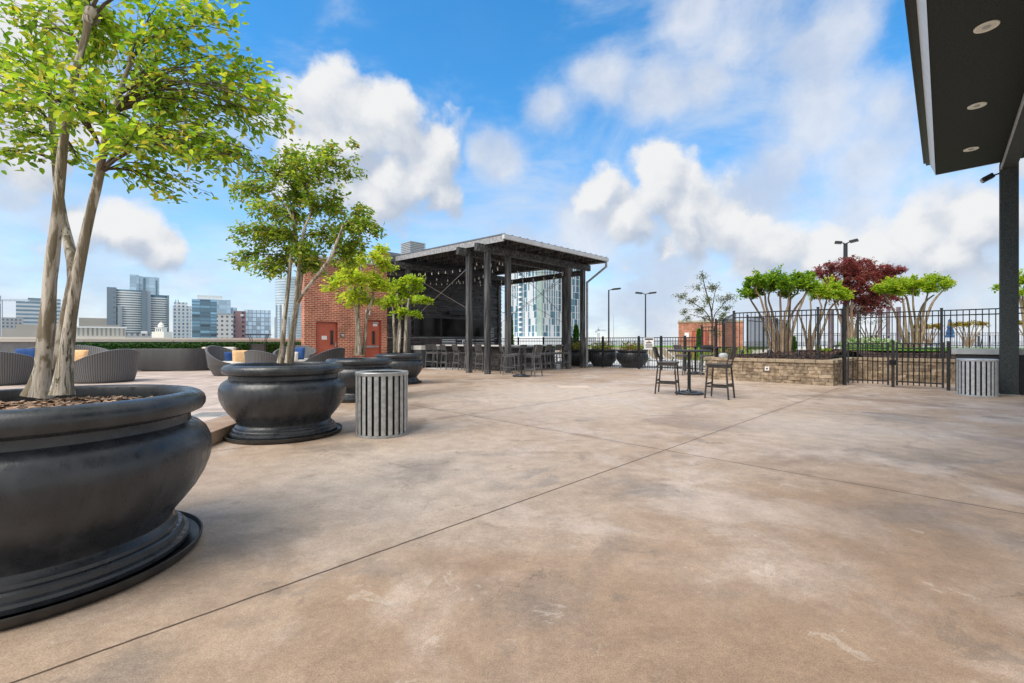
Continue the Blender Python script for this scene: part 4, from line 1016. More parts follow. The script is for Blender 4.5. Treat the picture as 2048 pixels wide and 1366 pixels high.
def gate(name,label,p,q,lp=True):
    o = Vector(p); r = thing(name,label,'gate',o); q = Vector(q)-o; L = q.length; d = q/L
    pn = MB(); n = 7
    a = d*.085; b = d*(L-.105)
    for x in (a,b): 
        sq(pn, x, d, .020, .05, 1.23)
    for z in (1.19,1.06,.16): pn.beam(a+Vector((0,0,z)),b+Vector((0,0,z)),.03,.034)
    for k in range(1,n+1):
        x = a.lerp(b,k/(n+1)); pn.cbox((x.x,x.y,.63),(.018,.018,1.12))
    pn.build('panel',M['blackmetal'],r)
    return r
g1 = gate('picket_gate','black low picket gate leaf hung from the tall fence post by the stone corner',PE,GM)
g2 = gate('picket_gate','black low picket gate leaf between the middle latch post and the low grey wall',GM,GR)
mm = MB().box(-.06,.06,-.05,.05,.62,.74); mm.build('latch',M['polemetal'],g2)
gp_ = thing('gate_post','black square post between the two low gate leaves','post',GM,R(45)); MB().box(-.034,.034,-.034,.034,0,1.26).build('post',M['blackmetal'],gp_,bevel=.006); MB().box(-.041,.041,-.041,.041,1.261,1.28).build('cap',M['blackmetal'],gp_)
gp_ = thing('gate_post','thick black square post against the low grey wall, right end of the gates','post',GR,R(45)); MB().box(-.036,.036,-.036,.036,0,1.24).build('post',M['blackmetal'],gp_,bevel=.006); MB().box(-.041,.041,-.041,.041,1.241,1.26).build('cap',M['blackmetal'],gp_)
fence('upper_fence','tall thin black picket fence on the inner stone wall behind the gates',
      [dict(p=BW(3.62,-.05),q=BW(3.62,-2.1),zt=2.2,zb=.80,posts=(0,),pw=.03,gap=.13,pz=.74),dict(p=BW(3.62,-2.1),q=BW(3.62,-3.3),zt=2.2,zb=.80,posts=(0,),pw=.032,gap=.13,pz=.74)]+
      [dict(p=BW(3.62,-3.3-2*i),q=BW(3.62,-5.3-2*i),zt=2.2,zb=.80,posts=(1,),pw=.02,gap=.135,pz=.74) for i in range(3)])
# ------------------------------------------------------------------ stone retaining wall
sw = thing('stone_planter_wall','tan stone block retaining wall round the raised planting bed','wall',S1,R(45))
mm = MB(); cp_ = MB()
def blocks(mb, cap, p, q, rows=6, rh=.104, nrm=(0,-1), skip=0):
    p = Vector((p[0],p[1],0)); q = Vector((q[0],q[1],0)); L = (q-p).length; d = (q-p)/L; nv = Vector((nrm[0],nrm[1],0))
    for k in range(rows):
        x = -random.uniform(0,.2)
        while x < L-.02:
            l = random.uniform(.24,.46); a = max(x,0); b = min(x+l,L); x += l
            if b-a < .03: continue
            o = random.uniform(0,.022)+.012*(rows-k)/rows; z0 = k*rh; h = rh-.006
            c0 = p+d*(a+.003); c1 = p+d*(b-.003); f = nv*o
            vs_ = [c0+f, c1+f, c1-nv*.25, c0-nv*.25]
            j = [nv*random.uniform(-.006,.012) for _ in range(8)]
            mb.add([vs_[0]+j[0]+Vector((0,0,z0)),vs_[1]+j[1]+Vector((0,0,z0)),vs_[2]+Vector((0,0,z0)),vs_[3]+Vector((0,0,z0)),
                    vs_[0]+j[2]+Vector((0,0,z0+h)),vs_[1]+j[3]+Vector((0,0,z0+h)),vs_[2]+Vector((0,0,z0+h)),vs_[3]+Vector((0,0,z0+h))],
                   [(3,2,1,0),(4,5,6,7),(0,1,5,4),(1,2,6,5),(2,3,7,6),(3,0,4,7)])
    x = 0
    while x < L:
        l = min(random.uniform(.42,.55), L-x); c0 = p+d*(x+.003); c1 = p+d*(x+l-.003); x += l
        o = .045+random.uniform(0,.012)
        cap.prism([c0+nv*o,c1+nv*o,c1-nv*.27,c0-nv*.27] if (d.cross(nv)).z < 0 else [c1+nv*o,c0+nv*o,c0-nv*.27,c1-nv*.27], rows*rh+.001, rows*rh+.098)
# local frame of the wall: x along U1 (away right), y along U2 (away left)
blocks(mm,cp_,(0,LB-.12),(0,.0),nrm=(-1,0))
blocks(mm,cp_,(.26,0),(3.43,0),nrm=(0,-1))
blocks(mm,cp_,(3.45,-.012),(3.45,-9),nrm=(-1,0))
blocks(mm,cp_,(.05,LB-.02),(.35,LB+.22),nrm=(-.6,.8)); blocks(mm,cp_,(.36,LB+.24),(6,LB+.24),nrm=(0,1))
mm.build('blocks',M['stone'],sw,bevel=.006); cp_.build('cap_stones',M['stonecap'],sw,bevel=.008)
r = thing('outlet_box','small white outlet box on the face of the stone planter wall','outlet',BW(-.045,2.03-.35,.42),R(45)); MB().box(-.02,.0,-.06,.06,-.06,.06).build('cover',M['white'],r,bevel=.004); MB().box(-.024,-.0205,-.025,.025,-.025,.025).build('socket',M['ink'],r)
r = thing('landscape_rock','grey white plastic rock cover sitting on the left end of the stone wall','rock cover',BW(.10,LB-.45,.722),0); mm = MB().ball((0,0,.05),.13,12,7,(1.1,.8,.8),.75); mm.build('shell',M['capgrey'],r,True)
# ------------------------------------------------------------------ planting bed ground, lawn
bed = MB(); NA, NB = 44, 34
idx = {}
def bz(a,b):
    d = min(a-.15 if b >= 0 else a-3.6, LB+.1-b) if b >= 0 else a-3.6
    d = max(0,min(d,2.2)); k = d/2.2; k = k*k*(3-2*k)
    return .70+.20*k+.02*math.sin(a*5.1+b*3.3)+.015*math.sin(a*11-b*7)
As = [.15+i*.25 for i in range(38)]; Bs = [-11+i*.25 for i in range(59)]
for i,a in enumerate(As):
    for j,b in enumerate(Bs):
        if b > LB+.2 or (b < .14 and a < 3.6): continue
        p = BW(a,b); idx[(i,j)] = len(bed.v); bed.v.append((p.x,p.y,bz(a,b)))
for (i,j) in list(idx):
    if all(k in idx for k in ((i+1,j),(i+1,j+1),(i,j+1))): bed.f.append((idx[(i,j)],idx[(i+1,j)],idx[(i+1,j+1)],idx[(i,j+1)]))
M['mulchbed'] = mk('bed_mulch', (.030,.015,.010), (.11,.06,.04), 22, .95, bump=1.0, bscale=30)
struct(bed.build('planting_bed',M['mulchbed'],None,True))
ch = MB()
for i in range(5200):
    a = random.uniform(.2,4.2)**1.0 if random.random()<.55 else random.uniform(3.7,6.5); b = random.uniform(.2,LB) if a < 3.7 else random.uniform(-8,LB)
    p = BW(a,b); z = bz(a,b)+random.uniform(.0,.025); l = random.uniform(.02,.05); w_ = random.uniform(.008,.018); y = random.uniform(0,6.28)
    c = Vector((p.x,p.y,z)); d = Vector((math.cos(y),math.sin(y),random.uniform(-.4,.4)))*l; e = Vector((-math.sin(y),math.cos(y),random.uniform(-.6,.6)))*w_
    ch.add([c-d-e,c+d-e,c+d+e,c-d+e],[(0,1,2,3)])
tag(ch.build('bark_mulch',M['chipdark']),'dark bark mulch chips covering the raised planting bed','mulch',kind='stuff')
up = MB(); up.prism([BW(9.3,-12)[:2],BW(24,-14)[:2],BW(26,6)[:2],BW(9.3,5)[:2]],.0,.86); struct(up.build('upper_terrace',M['pooldeck']))
lw = MB(); lw.prism([BW(5.2,-5.6)[:2],BW(9.2,-5.8)[:2],BW(9.2,.8)[:2],BW(5.2,.6)[:2]],.93,.955); struct(lw.build('lawn',M['lawn']))
LP=[];LD=[];LN=[];LL=[];LW=[]
for i in range(5000):
    p = BW(random.uniform(5.2,9.2),random.uniform(-5.6,.7),.955); LP.append(p); LD.append(Vector((random.gauss(0,.4),random.gauss(0,.4),1))); LN.append(Vector((random.gauss(0,1),random.gauss(0,1),.1))); LL.append(random.uniform(.05,.11)); LW.append(.02)
o=leaf_object('lawn_grass',LP,LD,LN,LL,LW,M['blade'],None); tag(o,'bright green lawn grass behind the planting bed','grass',kind='stuff')
# ------------------------------------------------------------------ bed trees
def clump(label, base, stems, crowns, leaf, ls, name='crepe_myrtle_tree', group='pruned crepe myrtles in the planting bed', lpt=24, bark='bark2', rr=.058, sides=7, **k):
    S = []
    for q in stems:
        pts = [Vector(p) for p in q]; n = len(pts)
        S.append((pts,[rr*(1-.62*i/(n-1)) for i in range(n)]))
    return tree(name,label,'tree',base,S,crowns,leaf,ls,lpt,group,bark,lump=.07,sides=sides,limb_r=.016,start=.6,nrm=.6,tuft=True,**k)
def pts_(Y, L, dy=0): return [pt(x,y,Y+dy) for x,y in L]
def z8(Y, L, dy=0): return [pt(1440+x/6.21, 500+y/6.21, Y+dy) for x,y in L]
YA = 16.2
stA = [z8(YA,[(640,1275),(600,1100),(545,900),(470,760),(400,650),(365,590)],.3),z8(YA,[(690,1275),(650,1080),(590,880),(540,720),(500,590),(455,520)],-.2),z8(YA,[(700,1275),(670,1050),(620,850),(570,680),(560,560),(520,470)],.1),
       z8(YA,[(740,1275),(720,1050),(680,900),(640,740),(600,600),(640,470)],.4),z8(YA,[(760,1275),(760,1080),(755,800),(748,600),(755,430)],0),z8(YA,[(780,1275),(790,1060),(810,820),(850,680),(855,560),(900,460)],-.2),
       z8(YA,[(810,1275),(830,1060),(880,830),(960,690),(1030,600),(1080,500)],.2),z8(YA,[(860,1275),(890,1050),(960,800),(1000,700),(1060,560),(1100,480)],-.1),z8(YA,[(850,1275),(850,1000),(860,800),(880,600),(960,540),(980,430)],.5)]
crA = [bl(1440+x/6.21,500+y/6.21,r/6.21*1.08,int(n*1.25),YA,d,f*1.45) for x,y,r,n,d,f in [(300,540,75,14,0,.6),(380,470,110,26,.2,.7),(470,400,120,30,-.2,.7),(560,440,130,32,.3,.7),(620,370,100,22,.4,.6),(740,370,110,26,0,.8),(800,420,110,24,-.3,.7),(900,430,120,26,.3,.7),(980,380,120,28,0,.7),(1080,380,110,26,.2,.7),(1120,450,100,22,-.2,.7),(800,560,90,14,.1,.5),(420,560,90,14,.3,.4),(660,480,80,14,.5,.6),(1050,470,90,14,.4,.6),(350,380,40,4,0,.5)]]
clump('large multi stemmed crepe myrtle with flat green crown at the left of the planting bed',BW(1.6,2.0,.84),stA,crA,'leafE',.105)
YB = 17.6
stB = [z8(YB,[(1095,1275),(1060,1050),(1010,880),(960,760)],.1),z8(YB,[(1105,1275),(1110,1000),(1130,800),(1120,600)],0),z8(YB,[(1120,1275),(1150,1080),(1250,860),(1300,720),(1330,600)],.2),z8(YB,[(1200,1250),(1240,1080),(1310,900),(1360,740),(1440,650),(1500,590)],0),z8(YB,[(1130,1275),(1180,1000),(1240,850),(1260,700),(1220,600)],-.2)]
crB = [bl(1440+x/6.21,500+y/6.21,r/6.21*1.1,int(n*1.25),YB,d,f*1.4) for x,y,r,n,d,f in [(1200,500,110,22,.1,.7),(1300,530,110,24,-.1,.7),(1400,500,110,24,.2,.7),(1500,560,110,24,0,.6),(1560,540,80,14,.1,.6),(1180,580,80,10,.3,.4),(1400,580,90,12,-.2,.5),(1590,590,45,6,0,.5)]]
clump('yellow green low crowned crepe myrtle between the large one and the maple',pt(1618,703,YB),stB,crB,'leafD',.11)
def z7(Y, L, dy=0): return [pt(1400+x/3.16, 460+y/3.16, Y+dy) for x,y in L]
YC = 16.4
stC = [z7(YC,[(1300,740),(1270,640),(1235,530),(1190,450),(1160,410)],.1),z7(YC,[(1320,740),(1300,620),(1290,500),(1280,430)],-.1),z7(YC,[(1350,740),(1340,620),(1320,500),(1300,420),(1250,400)],.2),z7(YC,[(1370,740),(1370,620),(1350,500),(1345,400)],0),
       z7(YC,[(1380,740),(1400,600),(1420,480),(1440,400)],.2),z7(YC,[(1390,740),(1420,600),(1460,480),(1500,420),(1540,380)],-.1),z7(YC,[(1360,740),(1380,560),(1420,460),(1480,410)],.3)]
crC = [bl(1400+x/3.16,460+y/3.16,r/3.16*1.05,int(n*1.2),YC,d,f*1.35) for x,y,r,n,d,f in [(1150,370,50,20,0,.65),(1200,350,50,20,.2,.65),(1260,360,60,26,-.1,.7),(1320,350,60,26,.2,.7),(1380,345,60,26,0,.7),(1440,335,60,26,.2,.7),(1500,340,60,26,-.1,.7),(1550,345,50,20,.1,.6),(1585,330,26,5,0,.5),(1330,400,45,10,.2,.4),(1240,395,40,8,.1,.4),(1460,385,50,12,.1,.4),(1120,380,26,6,0,.5)]]
clump('crepe myrtle with flat lime green crown right of the maple, above the gates',pt(1400+1350/3.16,700,YC),stC,crC,'leafD',.10)
YD = 15.2
stD = [z7(YD,[(2060,740),(2050,600),(2030,480),(2010,380)],0),z7(YD,[(2090,740),(2070,560),(2040,440),(2050,350)],.2)]
crD = [bl(1400+x/3.16,460+y/3.16,r/3.16,n,YD,d,f) for x,y,r,n,d,f in [(2040,320,55,22,0,.7),(1960,350,55,16,.2,.5),(2090,300,70,22,.1,.7),(2030,400,50,10,0,.4),(1880,365,30,6,.2,.4)]]
clump('crepe myrtle partly hidden behind the dark column at the right edge',pt(1400+2070/3.16,703,YD),stD,crD,'leafD',.10)
# maroon maple
YM = 20.5
stM = [z7(YM,[(950,720),(940,600),(930,520),(945,440),(980,380)],0),z7(YM,[(975,720),(990,600),(1020,500),(1060,420),(1120,360)],.2),z7(YM,[(955,720),(900,600),(870,520),(840,420)],.2),z7(YM,[(960,720),(960,560),(960,450),(1000,330)],-.2)]
crM = [bl(1400+x/3.16,460+y/3.16,r/3.16*1.25,int(n*1.5),YM,d,f*1.1) for x,y,r,n,d,f in [(800,260,80,26,.2,.55),(880,240,80,30,-.2,.6),(960,220,80,30,.1,.55),(1040,240,90,36,.3,.6),(1120,260,80,30,0,.6),(1200,260,70,24,.3,.5),(1260,250,50,12,.1,.4),(1000,300,100,44,-.5,.6),(880,310,90,34,-.3,.6),(1100,330,100,36,-.2,.6),(1180,340,80,24,.2,.6),(960,380,100,36,-.3,.6),(1060,400,90,30,0,.6),(900,430,90,22,.1,.5),(1020,460,90,22,.2,.5),(1150,430,90,26,.5,.5),(1230,440,60,14,.6,.5),(1100,480,90,20,.4,.4),(820,230,40,6,.2,.4),(1000,195,40,6,0,.4),(1280,245,30,5,0,.3),(740,270,36,6,0,.4),(860,360,80,22,.1,.6),(1200,400,90,24,.2,.6),(1000,520,100,22,.2,.4),(1120,510,90,20,.4,.4),(1260,330,60,14,.2,.5),(930,195,30,4,0,.4)]]
tree('maple_tree','dark red maple tree with wide layered crown in the middle of the planting bed','tree',pt(1400+960/3.16,705,YM),[(s,[.075*(1-.6*i/(len(s)-1)) for i in range(len(s))]) for s in stM],crM,'leafred',.10,24,None,'bark2',lump=.06,sides=7,limb_r=.02,start=.4)
# small orange topped pruned shrubs far back
def topi(px, w_, ytop, yb, Y, label, leaf='leaforange', bare=False):
    S = []
    for i in range(7):
        u = (i-3)/3; S.append([pt(px+u*w_*.10,yb,Y), pt(px+u*w_*.22,yb-(yb-ytop)*.35,Y+random.uniform(-.3,.3)), pt(px+u*w_*.42,yb-(yb-ytop)*.72,Y+random.uniform(-.5,.5)), pt(px+u*w_*.52,ytop+4,Y+random.uniform(-.5,.5))])
    cr = [bl(px+u*w_*.42,ytop+6,w_*.24,6 if bare else 16,Y,random.uniform(-.4,.4),.38) for u in (-1,-.5,0,.5,1)]
    clump(label,pt(px,yb,Y),S,cr,leaf,.10 if not bare else .07,name='pruned_shrub',group='flat topped pruned shrubs on the upper terrace',rr=.035,sides=5,lpt=12 if not bare else 5)
topi(1937,62,644,693,21.0,'flat topped pruned shrub with orange leaves right of the blue umbrella')
topi(1857,52,648,690,22.5,'pruned shrub with orange leaves left of the blue umbrella, behind the lime crepe myrtle')
topi(1741,70,638,688,22.0,'nearly bare pruned shrub under the right side of the maple','leafsparse',True)
topi(2062,60,640,693,20.0,'pruned shrub with yellowish leaves at the right edge beyond the column')
# sparse tree by the pool fence
YS = 23.0
def zs(L,dy=0): return [pt(980+x/4.096,520+y/4.096,YS+dy) for x,y in L]
stS = [zs([(1822,700),(1822,560),(1815,430),(1790,330),(1760,220),(1735,100)]),zs([(1820,560),(1840,450),(1880,400),(1940,330),(2010,300)],.2),zs([(1818,520),(1770,430),(1680,360),(1600,320),(1510,295)],.2),zs([(1816,440),(1830,340),(1850,240),(1880,200)],-.2),zs([(1822,600),(1870,500),(1920,450)],.3),zs([(1815,500),(1740,470),(1620,440)],-.3)]
crS = [bl(980+x/4.096,520+y/4.096,r/4.096,n,YS,d,f) for x,y,r,n,d,f in [(1740,140,60,9,0,1),(1780,220,80,12,.2,.8),(1680,230,70,8,-.2,.7),(1850,220,60,8,.3,.7),(1560,300,80,10,0,.6),(1640,330,90,12,.2,.7),(1760,330,90,14,-.2,.8),(1880,320,80,12,.1,.7),(1980,310,80,10,0,.6),(1920,390,90,12,.3,.7),(1700,420,100,14,.2,.6),(1600,420,60,8,-.2,.6),(1860,470,90,14,0,.7),(1760,500,90,10,.3,.6),(1620,490,60,7,.1,.5),(1920,500,60,9,0,.7),(1870,590,70,12,.2,.8)]]
tree('young_birch_tree','sparse young tree with small scattered leaves in front of the far brick building','tree',pt(980+1822/4.096,697,YS),[(s,[.06*(1-.7*i/(len(s)-1))*(1 if k==0 else .5) for i in range(len(s))]) for k,s in enumerate(stS)],crS,'leafsparse',.080,20,None,'twig',lump=.05,sides=6,limb_r=.012,start=.3,spread=.1)
# ------------------------------------------------------------------ canopy, column and low wall on the right
C0 = Vector((10.80,11.66,0)); e1 = Vector((-.687,-.727,0)).normalized(); e2 = Vector((.678,-.735,0)).normalized(); ZS = 5.50
cn = thing('canopy','dark textured canopy roof with recessed lights overhanging the right side','canopy',C0)
def CV(s, t_, z): return e1*s+e2*t_+Vector((0,0,z))
def quadbox(mb, s0,s1,t0,t1,z0,z1): 
    mb.add([CV(s0,t0,z0),CV(s1,t0,z0),CV(s1,t1,z0),CV(s0,t1,z0),CV(s0,t0,z1),CV(s1,t0,z1),CV(s1,t1,z1),CV(s0,t1,z1)],
           [(0,1,2,3),(7,6,5,4),(4,5,1,0),(5,6,2,1),(6,7,3,2),(7,4,0,3)])
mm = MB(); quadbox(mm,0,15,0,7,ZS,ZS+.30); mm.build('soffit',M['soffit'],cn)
mm = MB(); 
def strip(mb, a, b, da, db): mb.add([a,b,b+db,a+da,a+Vector((0,0,.0))-e1*0+Vector((0,0,.001)),b+Vector((0,0,.001)),b+db*.98+Vector((0,0,.02)),a+da*.98+Vector((0,0,.02))],[(0,1,2,3)])
o1 = -e2*.11-e1*.0+Vector((0,0,.34))
oc = -e2*.11-e1*.11+Vector((0,0,.34))
A_ = CV(-.004,-.004,ZS-.012); B_ = CV(15,-.004,ZS-.012); Cc = CV(-.004,7,ZS-.012)
mm.add([A_,B_,B_+o1,A_+oc],[(0,1,2,3)]); mm.add([A_,A_+oc,Cc-e1*.11+Vector((0,0,.34)),Cc],[(0,1,2,3)])
mm.build('fascia',M['fasciawhite'],cn)
mm = MB(); quadbox(mm,-.18,15,-.19,7,ZS+.33,ZS+.40); quadbox(mm,-.22,15,-.24,7,ZS+.401,ZS+.47); mm.build('roof_edge',M['polemetal'],cn)
# recessed lights
def light_at(px,py): 
    Y = F*(ZS-H)/(683-py); return Vector(((px-1024)/F*Y, Y, ZS))
LL_ = ['nearest of three, largest in view','middle of three','farthest of three, near the canopy corner']
for i,(px,py) in enumerate(((1973,53),(1954,211),(1942,298))):
    p = light_at(px,py); r = thing('downlight','round recessed ceiling light in the dark canopy soffit, '+LL_[i],'ceiling light',p,0,'recessed lights in the canopy')
    MB().lathe([(.098,-.006),(.115,-.014),(.125,-.012),(.128,-.001)],40).build('trim_ring',M['trimwhite'],r,True,ang=60)
    MB().lathe([(.0,-.004),(.05,-.005),(.098,-.0055)],32).build('reflector',M['reflector'],r,True)
    MB().ball((0,0,-.007),.045,14,6,(1,1,.35)).build('lamp',M['capgrey'],r,True)
# beam and column
CC = Vector((1.086*10.80,10.80,0)); 
cl = thing('column','tall square dark stucco column carrying the canopy','column',CC,math.atan2(e1.y,e1.x)); 
MB().box(-.15,.15,-.15,.15,0,ZS-.002).build('shaft',M['stuccodark'],cl,bevel=.01)
MB().box(-.165,.165,-.165,.165,.0,.012).build('base_joint',M['capgrey'],cl)
cb_ = thing('canopy_beam','dark beam under the canopy running from the column toward the camera','beam',CC,math.atan2(e1.y,e1.x)); MB().box(.152,13,-.12,.12,ZS-.20,ZS-.003).build('beam',M['stuccodark'],cb_,bevel=.01); MB().box(.152,13,-.145,-.121,ZS-.20,ZS-.12).build('edge_trim',M['capgrey'],cb_)
fl = thing('floodlight','small black floodlight on a bracket at the top of the column','floodlight',CC+Vector((-.10,.12,5.14)),math.atan2(e2.y,e2.x))
MB().beam((.0,0,.12),(-.12,-.02,.09),.03,.03).build('bracket',M['blackmetal'],fl)
mm = MB(); mm.beam((-.10,-.03,.10),(-.28,-.08,.0),.16,.12); mm.build('housing',M['blackmetal'],fl,bevel=.015); MB().beam((-.284,-.082,-.002),(-.296,-.085,-.008),.12,.085).build('lens',M['capgrey'],fl)
LW0 = Vector((11.22,11.58,0))
lwl = thing('low_wall','low dark stucco wall with a pale grey cap behind the second bin','wall',LW0,R(-45))
MB().box(0,5.0,0,.28,0,.93).build('wall',M['stuccowall'],lwl); MB().box(-.07,5.0,-.06,.34,.931,1.075).build('cap',M['capgrey'],lwl,bevel=.01)

# ------------------------------------------------------------------ lamp posts
def lampb(name,label,px,Y,ytop,heads,base=0.0,r=.06):
    b = pt(px,700,Y); b.z = base; top = pt(px,ytop,Y).z-base
    o = thing(name,label,'lamp post',b,0,'parking lamp posts')
    MB().tube([(0,0,0),(0,0,top)],[r,r*.75],10).build('pole',M['polemetal'],o,True)
    for (dx,dy) in heads:
        h = MB(); h.beam((0,0,top-.02),(dx*.3,dy*.3,top+.06),.05,.05)
        h.beam((dx*.28,dy*.28,top+.05),(dx*.85,dy*.85,top+.10),.34,.10); h.build('lamp_head',M['polemetal'],o,bevel=.02)
    return o
lampb('lamp_post','single headed dark lamp post right of the pavilion',1217.5,30,580,((.9,.1),),.0)
lampb('lamp_post','double headed dark lamp post between the single one and the far brick building',1291,32,588,((-.8,.1),(.85,-.05)),.0)
lampb('lamp_post','tall dark lamp post with two heads rising through the maroon maple',1691,21.5,487,((-.42,.25),(.40,-.40)),.86,.11)
# ------------------------------------------------------------------ pool side
pdk = MB(); pdk.prism([(Q0+U1*.15+U2*(-.6))[:2],(Q0+U1*11+U2*(-.6))[:2],(Q0+U1*13+U2*18)[:2],(Q0+U1*.15+U2*15.5)[:2]],.001,.004); struct(pdk.build('pool_deck',M['pooldeck']))
wl_ = gp(1396,719); wt = MB(); wt.prism([(wl_.x-1.6,wl_.y-3.2),(wl_.x+2.5,wl_.y-3.2),(wl_.x+3.5,wl_.y+1.5),(wl_.x-1.6,wl_.y+1.5)],.0045,.012); struct(wt.build('pool_water',M['water']))
rw = thing('retaining_wall','tan retaining wall with lawn on top beyond the swimming pool','wall',(0,34,0))
MB().box(2.2,19,0,.4,0,.80).build('wall',M['tan'],rw)
gl = MB().box(2.0,19,34.41,44,.4,.86); struct(gl.build('back_lawn',M['lawn']))
PROF2 = [(.42,0),(.46,.0),(.48,.06),(.50,.10),(.56,.16),(.68,.30),(.74,.46),(.74,.58),(.70,.70),(.66,.75),(.72,.77),(.75,.82),(.72,.86),(.64,.86),(.62,.80),(.0,.80)]
FL = ['behind the pavilion posts','just right of the pavilion','left of the white sign']
fpl = None
def flowers(o, n=90):
    LP=[];LD=[];LN=[];LLn=[];LWd=[]
    for i in range(n*5):
        a = random.uniform(0,6.283); q = .58*math.sqrt(random.random()); LP.append(Vector((q*math.cos(a),q*math.sin(a),.82+random.random()**1.6*.36))); LD.append(rv(1)+Vector((0,0,.6))); LN.append(rv(1)); LLn.append(random.uniform(.06,.15)); LWd.append(.05)
    leaf_object('flowers',LP,LD,LN,LLn,LWd,M['flower'],o)
for i,(px,Y) in enumerate(((1149,23.5),(1198,22.9),(1258,21.7))):
    p = pt(px,700,Y); p.z = 0; p += U1*.3
    if fpl is None:
        fpl = thing('flower_planter','dark bowl planter with flowers behind the pool fence, '+FL[i],'planter',p,0,'flower bowls behind the pool fence')
        MB().lathe(PROF2,44).build('pot',M['pot'],fpl,True,ang=30); flowers(fpl)
    else: dup(fpl,p,i*2.0,'dark bowl planter with flowers behind the pool fence, '+FL[i])
def lounger(loc,rz,label,first=[None]):
    if first[0]: return dup(first[0],loc,rz,label)
    r = thing('sun_lounger',label,'sun lounger',loc,rz,'sun loungers by the pool'); first[0] = r
    f = MB(); f.box(-.9,.5,-.33,-.28,.28,.33); f.box(-.9,.5,.28,.33,.28,.33)
    f.build('frame',M['capgrey'],r)
    for sx in (-.8,.4):
        for sy in (-.30,.30): MB().tube([(sx,sy,0),(sx,sy,.28)],.022,6).build('leg',M['capgrey'],r)
    MB().box(-.92,.1,-.28,.28,.30,.34).build('seat_sling',M['white'],r)
    b = MB(); b.beam((.1,0,.32),(.72,0,.92),.56,.03); b.build('back_sling',M['white'],r)
    q = MB(); q.tube([(.3,-.3,.52),(.62,-.3,.0)],.02,6); q.tube([(.3,.3,.52),(.62,.3,.0)],.02,6); q.build('prop',M['polemetal'],r)
    return r
for i,(px,Y,a,l) in enumerate(((1310,22.6,150,'under the white fence sign'),(1340,22.0,155,'nearest the left brown stool'),(1362,21.5,160,'nearest the square tables'),(1120,27,140,'behind the right bar stools'))):
    p = pt(px,700,Y); p.z = .005; lounger(p,R(a),'white sling sun lounger with raised back, '+l)
sg = thing('pool_sign','white notice sign with dark header hung on the pool fence','sign',QF(1.62)-U1*.05+Vector((0,0,.92)),R(135))
MB().box(-.23,.23,-.006,.006,-.02,.50).build('panel',M['paper'],sg)
mm = MB()
for (x0,x1,z0,z1) in ((-.20,.20,.40,.47),(-.06,.06,.33,.355),(-.13,.13,.25,.30),(-.16,.16,.19,.215),(-.17,.17,.14,.165),(-.15,.15,.09,.115),(-.17,.16,.04,.065)): mm.box(x0,x1,.0065,.010,z0,z1)
mm.build('lettering',M['ink'],sg)
def conifer(label,px,Y,ytop,ybase,wpx):
    b = pt(px,ybase,Y); b.z = 0.0; top = pt(px,ytop,Y).z; r = thing('conifer',label,'tree',b,0,'columnar evergreens by the pool')
    MB().tube([(0,0,0),(0,0,top*.9)],[.04,.01],6).build('trunk',M['twig'],r)
    LP=[];LD=[];LN=[];LLn=[];LWd=[]; rr = wpx/F*Y
    for i in range(1500):
        u = random.random(); z = .35+(top-.35)*u; rad = rr*((1-u)**.75)*(.55+.45*random.random())*(1+.15*math.sin(9*u))+.02; a = random.uniform(0,6.283)
        LP.append(Vector((rad*math.cos(a),rad*math.sin(a),z))); LD.append(Vector((math.cos(a)*.6,math.sin(a)*.6,.9))+rv(.3)); LN.append(rv(1)); LLn.append(random.uniform(.08,.15)); LWd.append(.05)
    leaf_object('foliage',LP,LD,LN,LLn,LWd,M['leaffir'],r)
conifer('thin columnar evergreen seen through the pavilion, left of the tower',1022,26.5,634,700,5)
conifer('bright green conical evergreen beside the pavilion right posts',1152,24.6,652,700,8.5)
conifer('green columnar evergreen in front of the far brick building',1398,26,660,705,6)
conifer('dark green cone shrub among the myrtle stems in the bed',1586,19.5,676,702,6)
conifer('slender green conifer behind the largest myrtle stems',1571,20.5,650,702,4)
fb = thing('pool_house','small orange brick pool house with a red door beyond the fence','building',(0,0,0))
p = pt(1357,690,34.0); fb.location = (p.x,34.0,0); fb.rotation_euler = (0,0,R(-21))
MB().box(0,4.3,0,4,0,2.65).build('wall',M['brick2'],fb); MB().box(-.06,4.36,-.06,4.06,2.652,2.78).build('roof_edge',M['tan'],fb)
MB().box(.95,2.0,-.03,-.001,0,2.05).build('door_frame',M['doorframe'],fb); d_=MB().box(1.03,1.92,-.05,-.031,.03,1.98).build('door',M['door'],fb); MB().box(1.1,1.14,-.08,-.051,.95,1.1).build('handle',M['steel'],d_)
MB().box(.42,.72,-.02,-.001,1.55,1.90).build('wall_sign',M['paper'],fb)
# ground shrubs near pool house
LP=[];LD=[];LN=[];LLn=[];LWd=[]
for i in range(2600):
    LP.append(Vector((random.uniform(8.5,14.5),random.uniform(22.5,24),random.uniform(.2,.95)))); LD.append(rv(1)+Vector((0,-.3,.3))); LN.append(rv(1)); LLn.append(random.uniform(.06,.13)); LWd.append(.06)
o = leaf_object('low_shrubs',LP,LD,LN,LLn,LWd,M['leafE'],None); tag(o,'bright green low shrubs in front of the orange brick pool house','shrubs',kind='stuff')
